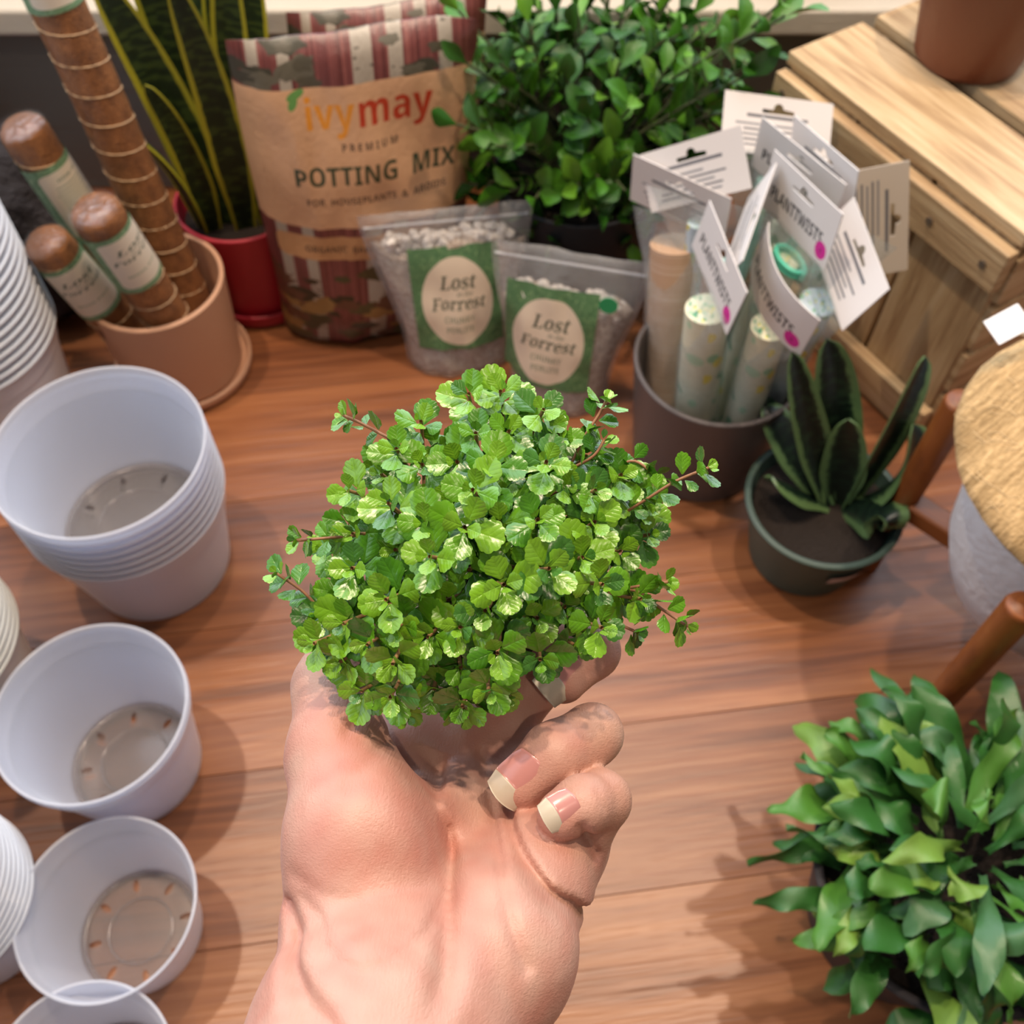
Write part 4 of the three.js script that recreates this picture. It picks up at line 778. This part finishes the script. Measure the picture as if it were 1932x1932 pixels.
    vid[at(i, j, k)] = pos.length / 3; pos.push(lo[0] + (i + x / n) * step, lo[1] + (j + y / n) * step, lo[2] + (k + z / n) * step);
  }
  for (let k = 1; k < nz; k++) for (let j = 1; j < ny; j++) for (let i = 1; i < nx; i++) {
    const f0 = F[at(i, j, k)] < 0;
    const quad = (a, b, c, d, fl) => { if (a < 0 || b < 0 || c < 0 || d < 0) return; if (fl) idx.push(a, b, c, a, c, d); else idx.push(a, c, b, a, d, c); };
    if (f0 !== (F[at(i + 1, j, k)] < 0)) quad(vid[at(i, j - 1, k - 1)], vid[at(i, j, k - 1)], vid[at(i, j, k)], vid[at(i, j - 1, k)], f0);
    if (f0 !== (F[at(i, j + 1, k)] < 0)) quad(vid[at(i - 1, j, k - 1)], vid[at(i - 1, j, k)], vid[at(i, j, k)], vid[at(i, j, k - 1)], f0);
    if (f0 !== (F[at(i, j, k + 1)] < 0)) quad(vid[at(i - 1, j - 1, k)], vid[at(i, j - 1, k)], vid[at(i, j, k)], vid[at(i - 1, j, k)], f0);
  }
  const g = new THREE.BufferGeometry(); g.setAttribute('position', new THREE.Float32BufferAttribute(pos, 3)); g.setIndex(idx); g.computeVertexNormals();
  // skin colour: pale with rosy mottling, rosier at the finger ends, yellower over the bent knuckles
  const col = [], uv = [], rosy = ['R3', 'K3', 'D3', 'K2', 'T1'].map((k) => [N[k], k === 'T1' ? 0.03 : 0.011]), pale = ['R1', 'K1'].map((k) => [N[k], 0.0105]);
  for (let i = 0; i < pos.length; i += 3) {
    const x = pos[i], y = pos[i + 1], z = pos[i + 2]; let n = 0.5 + 0.7 * perlin.noise(x * 55, y * 55, z * 55) + 0.5 * perlin.noise(x * 160, y * 160, z * 160), r = 0, p = 0;
    for (const [q, w] of rosy) r = Math.max(r, Math.exp(-((x - q[0]) ** 2 + (y - q[1]) ** 2 + (z - q[2]) ** 2) / (w * w)));
    for (const [q, w] of pale) p = Math.max(p, Math.exp(-((x - q[0]) ** 2 + (y - q[1]) ** 2 + (z - q[2]) ** 2) / (w * w)));
    n = clamp(n + 0.55 * r, 0, 1.3); col.push(lerp(0.5, 0.47, n), lerp(0.3, 0.222, n) + 0.04 * p, lerp(0.235, 0.17, n) + 0.01 * p); uv.push(x / 0.03, y / 0.03);
  }
  g.setAttribute('color', new THREE.Float32BufferAttribute(col, 3)); g.setAttribute('uv', new THREE.Float32BufferAttribute(uv, 2));
  const skinBump = dataTex(512, 512, (() => { const a = vnoise(111, 90, 40), b = vnoise(112, 50, 110), c = vnoise(113, 180, 180); return (u, v) => 0.4 * a(u, v) + 0.35 * b(u, v) + 0.3 * c(u, v); })(), false);
  const hand = thing('person', 'person\'s open left hand and wrist holding the small leafy plant', 'person', origin); hand.quaternion.copy(Q);
  part(hand, 'hand', g, phy({ vertexColors: true, roughness: 0.5, bumpMap: skinBump, bumpScale: 0.00012, sheen: 0.25, sheenRoughness: 0.5, sheenColor: rgb(1, 0.6, 0.5) }));
  // nails: a curved plate, pink over the bed and cream past the fingertip
  const mBed = phy({ color: rgb(0.5, 0.225, 0.205), roughness: 0.28, clearcoat: 0.5, clearcoatRoughness: 0.2 }), mTip = phy({ color: rgb(0.52, 0.46, 0.36), roughness: 0.35, clearcoat: 0.3 });
  const nail = (b, t, w, R, bed, tilt) => {
    const A = V(...loc([...b, 0]).slice(0, 3)), B = V(...loc([...t, 0]).slice(0, 3)), ax = B.clone().sub(A), L = ax.length(); ax.normalize();
    let nn = V(0, 0, 1).applyAxisAngle(ax, tilt); nn.addScaledVector(ax, -nn.dot(ax)).normalize(); const sd = ax.clone().cross(nn);
    const plate = (t0, t1) => {
      const ps = [], ix = [], nu = 14, nv = 12;
      for (let f = 0; f < 2; f++) for (let j = 0; j <= nv; j++) for (let i = 0; i <= nu; i++) {
        const u = i / nu * 2 - 1, base = 0.02 + 0.1 * u * u, tt = lerp(t0 === 0 ? base : t0 - 0.06 * (1 - u * u) + 0.02, t1 === 1 ? 1 - 0.05 * u * u : t1 - 0.06 * (1 - u * u) + 0.02, j / nv), ww = w / 2 * lerp(0.86, 1, smooth(0, 0.35, tt)) * lerp(1, 0.84, smooth(0.6, 1, tt));
        const x = u * ww, z = -(x * x) / (2 * R) - 0.0022 * Math.max(0, tt - 0.35) ** 2 + (f ? -0.00045 : 0);
        const p = A.clone().addScaledVector(ax, tt * L).addScaledVector(sd, x).addScaledVector(nn, z); ps.push(p.x, p.y, p.z);
      }
      const n = nu + 1, o = n * (nv + 1); for (let j = 0; j < nv; j++) for (let i = 0; i < nu; i++) { const a = j * n + i; ix.push(a, a + n, a + 1, a + 1, a + n, a + n + 1, o + a, o + a + 1, o + a + n, o + a + 1, o + a + n + 1, o + a + n); }
      for (let i = 0; i < nu; i++) for (const j of [0, nv]) { const a = j * n + i; ix.push(a, a + 1, o + a, a + 1, o + a + 1, o + a); } for (let j = 0; j < nv; j++) for (const i of [0, nu]) { const a = j * n + i; ix.push(a, o + a, a + n, a + n, o + a, o + a + n); }
      const q = new THREE.BufferGeometry(); q.setAttribute('position', new THREE.Float32BufferAttribute(ps, 3)); q.setIndex(ix); q.computeVertexNormals(); return q;
    };
    const m = part(hand, 'fingernail', plate(0, bed), mBed); part(m, 'nail_tip', plate(bed, 1), mTip, 'cream coloured free edge');
  };
  const skinAt = (px, py) => { for (let d = 0.2; d < 0.36; d += 0.0002) { const p = P(px, py, d).sub(origin); if (sdf(p.dot(RT), p.dot(UPV), p.dot(ZT)) < 0) return d; } return 0.3; };
  const setNail = (lift, bx, by, tx, ty, ...rest) => { const k = 0.55, d0 = skinAt(bx, by) - 0.0001 - lift, d1 = skinAt(lerp(bx, tx, k), lerp(by, ty, k)) - 0.0005 - lift, dt = d0 + (d1 - d0) / k; nail([bx, by, d0], [tx, ty, dt], ...rest); };
  setNail(0.0001, 1020, 1436, 938, 1511, 0.0128, 0.0066, 0.68, 0.1);
  setNail(0.0006, 1092, 1510, 1026, 1550, 0.0094, 0.0052, 0.64, 0.15);
  setNail(0.0003, 1096, 1246, 1030, 1314, 0.0122, 0.0064, 0.6, -0.15);
}

// ---------------------------------------------------------------- the held plant
{
  const C = [920, 1030], top = P(885, 1075, 0.291), up = UPV.clone().multiplyScalar(0.6).addScaledVector(FWD, -0.8).normalize();
  const q = new THREE.Quaternion().setFromUnitVectors(V(0, 1, 0), up), bottom = top.clone().addScaledVector(up, -0.042);
  const pot = thing('plant_pot', 'small black nursery pot held in the hand, hidden under foliage', 'pot', bottom); pot.quaternion.copy(q);
  part(pot, 'pot_body', potGeo(0.0255, 0.018, 0.042, 0.0012, 0.001), std({ color: rgb(0.012, 0.012, 0.013), roughness: 0.6 })); part(pot, 'soil', soilGeo(0.0235, 0.038), soilMat);
  const g = thing('creeping_plant', 'small mound of tiny scalloped bright green leaves held in the hand', 'plant', top);
  const geos = [discLeaf(0.0068, 0.0066, { scallop: 0.1, cup: -0.2, crease: 0.13, base: 0.42, n: 44 }), discLeaf(0.0068, 0.0061, { scallop: 0.1, cup: -0.3, crease: 0.12, base: 0.36, n: 44 }), discLeaf(0.0068, 0.0064, { scallop: 0.1, cup: -0.1, crease: 0.18, base: 0.45, n: 44 })];
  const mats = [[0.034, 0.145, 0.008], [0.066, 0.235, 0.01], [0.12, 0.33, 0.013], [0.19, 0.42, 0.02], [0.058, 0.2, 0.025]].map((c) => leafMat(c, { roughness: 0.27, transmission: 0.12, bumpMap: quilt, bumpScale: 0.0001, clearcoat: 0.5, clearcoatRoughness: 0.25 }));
  const r = rng(2024), leaves = [], stems = [];
  const sprig = (tip, axis, n, seed, tone, big = 1) => {
    const rnd = r, a0 = rnd() * 3.14, e = V(0.3, 0.9, 0.2).cross(axis).normalize(), f = axis.clone().cross(e);
    const LEN = [0.003, 0.0049, 0.0068, 0.0078, 0.0076, 0.007], TILT = [0.55, 0.98, 1.22, 1.36, 1.5, 1.6], OFF = [0, 0.0009, 0.0022, 0.0046, 0.0085, 0.0135];
    for (let k = 0; k < n; k++) for (let s = 0; s < 2; s++) {
      const an = a0 + k * 1.5708 + s * 3.1416 + (rnd() - 0.5) * 0.35, rad = e.clone().multiplyScalar(Math.cos(an)).addScaledVector(f, Math.sin(an)), ti = TILT[k] + (rnd() - 0.5) * 0.2;
      const dir = axis.clone().multiplyScalar(Math.cos(ti)).addScaledVector(rad, Math.sin(ti)), sc = LEN[k] / 0.0068 * (0.85 + 0.3 * rnd()) * big;
      const p = tip.clone().addScaledVector(axis, -OFF[k]).addScaledVector(rad, 0.0006 + (k > 1 ? 0.0006 : 0));
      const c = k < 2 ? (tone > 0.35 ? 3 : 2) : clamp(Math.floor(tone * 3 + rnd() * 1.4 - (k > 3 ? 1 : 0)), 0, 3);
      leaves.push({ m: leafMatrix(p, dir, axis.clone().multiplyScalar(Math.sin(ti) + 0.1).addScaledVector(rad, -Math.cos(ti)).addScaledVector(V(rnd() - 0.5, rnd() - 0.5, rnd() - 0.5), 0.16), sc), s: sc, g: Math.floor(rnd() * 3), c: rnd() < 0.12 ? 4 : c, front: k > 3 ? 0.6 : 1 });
    }
  };
  const outline = [[925, 702], [1010, 735], [1070, 770], [1130, 825], [1195, 885], [1245, 930], [1252, 1010], [1225, 1080], [1240, 1150], [1190, 1205], [1125, 1245], [1060, 1262], [1000, 1295], [935, 1325], [880, 1358], [800, 1372], [735, 1352], [688, 1295], [635, 1275], [590, 1230], [612, 1160], [605, 1075], [545, 1045], [555, 1000], [612, 985], [606, 910], [655, 878], [712, 808], [785, 748], [850, 712]];
  const inside = (x, y) => { let c = false; for (let i = 0, j = outline.length - 1; i < outline.length; j = i++) { const [ax, ay] = outline[i], [bx, by] = outline[j]; if ((ay > y) !== (by > y) && x < (bx - ax) * (y - ay) / (by - ay) + ax) c = !c; } return c; };
  const edge = (x, y) => { let m = 1e9; for (let i = 0, j = outline.length - 1; i < outline.length; j = i++) { const [ax, ay] = outline[i], [bx, by] = outline[j], h = clamp(((x - ax) * (bx - ax) + (y - ay) * (by - ay)) / ((bx - ax) ** 2 + (by - ay) ** 2), 0, 1); m = Math.min(m, Math.hypot(x - ax - (bx - ax) * h, y - ay - (by - ay) * h)); } return m; };
  const spots = []; let tries = 0;
  while (tries++ < 9000) {
    const x = 520 + r() * 760, y = 680 + r() * 710; if (!inside(x, y) || edge(x, y) < 22) continue;
    if (Math.hypot((x - 672) / 34, (y - 1140) / 48) < 1) continue;                        // the gap where the pot shows
    if (spots.some((s) => Math.hypot(s[0] - x, s[1] - y) < 55)) continue; spots.push([x, y]);
  }
  spots.push([590, 1215], [640, 1250], [602, 1165], [680, 1305], [1180, 925], [1215, 960]);
  const soil = top.clone().addScaledVector(up, 0.0);
  for (const [x, y] of spots) {
    const ex = (x - C[0]) / 330, ey = (y - C[1]) / 340, rho = Math.hypot(ex, ey), lift = (r() - 0.5) * 0.015;
    const d = 0.257 + lerp(0.04, 0.012, smooth(980, 1230, y)) * rho * rho + lift, tip = P(x, y, d);
    const axis = FWD.clone().multiplyScalar(-1).add(V(ex * 0.6, 0, 0)).addScaledVector(UPV, -ey * 0.6).add(V((r() - 0.5) * 0.5, 0.15 + (r() - 0.5) * 0.35, (r() - 0.5) * 0.35)).normalize();
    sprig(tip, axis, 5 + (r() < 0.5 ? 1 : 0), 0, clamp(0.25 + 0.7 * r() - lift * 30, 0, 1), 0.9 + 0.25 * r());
    const a = soil.clone().add(V((r() - 0.5) * 0.03, 0, (r() - 0.5) * 0.02)), back = tip.clone().addScaledVector(axis, -0.0004); stems.push(new THREE.TubeGeometry(new THREE.QuadraticBezierCurve3(a, back.clone().addScaledVector(axis, -0.02), back), 7, 0.00055, 5));
  }
  // a lower tier of leaves that fills the shade between the rosettes
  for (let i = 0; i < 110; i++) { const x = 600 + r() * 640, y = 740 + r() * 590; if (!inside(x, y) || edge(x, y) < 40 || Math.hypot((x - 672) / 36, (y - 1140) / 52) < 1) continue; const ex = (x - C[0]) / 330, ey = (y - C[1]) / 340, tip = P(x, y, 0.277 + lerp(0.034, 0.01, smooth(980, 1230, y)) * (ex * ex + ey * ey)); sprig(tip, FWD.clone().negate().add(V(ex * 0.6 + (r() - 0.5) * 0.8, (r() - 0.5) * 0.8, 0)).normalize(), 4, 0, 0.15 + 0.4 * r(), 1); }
  // trailing shoots read off the photograph
  const mStem = std({ color: rgb(0.3, 0.14, 0.07), roughness: 0.6 });
  for (const [pts, tone] of [
    [[[1150, 985, 0.288], [1215, 945, 0.281], [1275, 908, 0.277], [1338, 882, 0.275]], 0.5], [[[1130, 1120, 0.29], [1200, 1115, 0.285], [1250, 1150, 0.282], [1298, 1182, 0.28]], 0.5], [[[1075, 880, 0.285], [1105, 820, 0.284], [1128, 785, 0.284], [1146, 752, 0.284]], 0.4],
    [[[760, 840, 0.286], [712, 815, 0.286], [678, 797, 0.286], [648, 784, 0.286]], 0.5], [[[680, 1210, 0.285], [620, 1165, 0.28], [570, 1115, 0.277], [522, 1082, 0.275]], 0.3], [[[1100, 930, 0.29], [1150, 890, 0.288], [1195, 870, 0.286], [1240, 900, 0.285]], 0.4],
    [[[1180, 1110, 0.286], [1225, 1103, 0.284], [1262, 1098, 0.283]], 0.5], [[[1150, 1170, 0.284], [1195, 1190, 0.282], [1205, 1195, 0.282]], 0.35], [[[680, 1010, 0.285], [620, 1015, 0.282], [560, 1020, 0.28]], 0.5], [[[860, 1270, 0.28], [870, 1320, 0.276], [880, 1355, 0.275]], 0.6], [[[760, 1280, 0.282], [752, 1320, 0.279], [770, 1350, 0.277]], 0.6], [[[1040, 900, 0.285], [1120, 860, 0.28], [1140, 830, 0.28]], 0.4], [[[900, 1260, 0.28], [950, 1295, 0.277], [962, 1316, 0.276]], 0.6]]) {
    const cv = new THREE.CatmullRomCurve3(pts.map((p) => P(...p))), L = cv.getLength(), n = Math.max(1, Math.floor(L / 0.0042));
    wpart(g, 'trailing_stem', new THREE.TubeGeometry(cv, 20, 0.00042, 7), mStem, 'pinkish brown trailing stem');
    for (let i = 1; i < n; i++) {
      const t = 1 - i * 0.0042 / L; if (t < 0.1) break; const p = cv.getPoint(t), tg = cv.getTangent(t), e = V(0.2, 1, 0.1).cross(tg).normalize().applyAxisAngle(tg, i * 1.57 + r() * 0.6);
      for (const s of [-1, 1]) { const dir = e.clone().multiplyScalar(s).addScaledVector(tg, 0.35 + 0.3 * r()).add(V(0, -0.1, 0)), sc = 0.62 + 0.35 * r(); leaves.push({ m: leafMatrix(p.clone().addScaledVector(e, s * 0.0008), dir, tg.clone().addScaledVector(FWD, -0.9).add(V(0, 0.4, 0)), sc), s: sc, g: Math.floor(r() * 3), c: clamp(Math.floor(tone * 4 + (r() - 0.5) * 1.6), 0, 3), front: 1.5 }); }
    }
    sprig(cv.getPoint(1), cv.getTangent(1).multiplyScalar(0.8).addScaledVector(FWD, -0.5).normalize(), 3, 0, tone + 0.2, 0.8);
  }
  const st = wpart(g, 'stems', merge(stems), std({ color: rgb(0.3, 0.17, 0.07), roughness: 0.7 })); st.userData.kind = 'stuff';
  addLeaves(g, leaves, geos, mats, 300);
}
renderer.render(scene, camera);
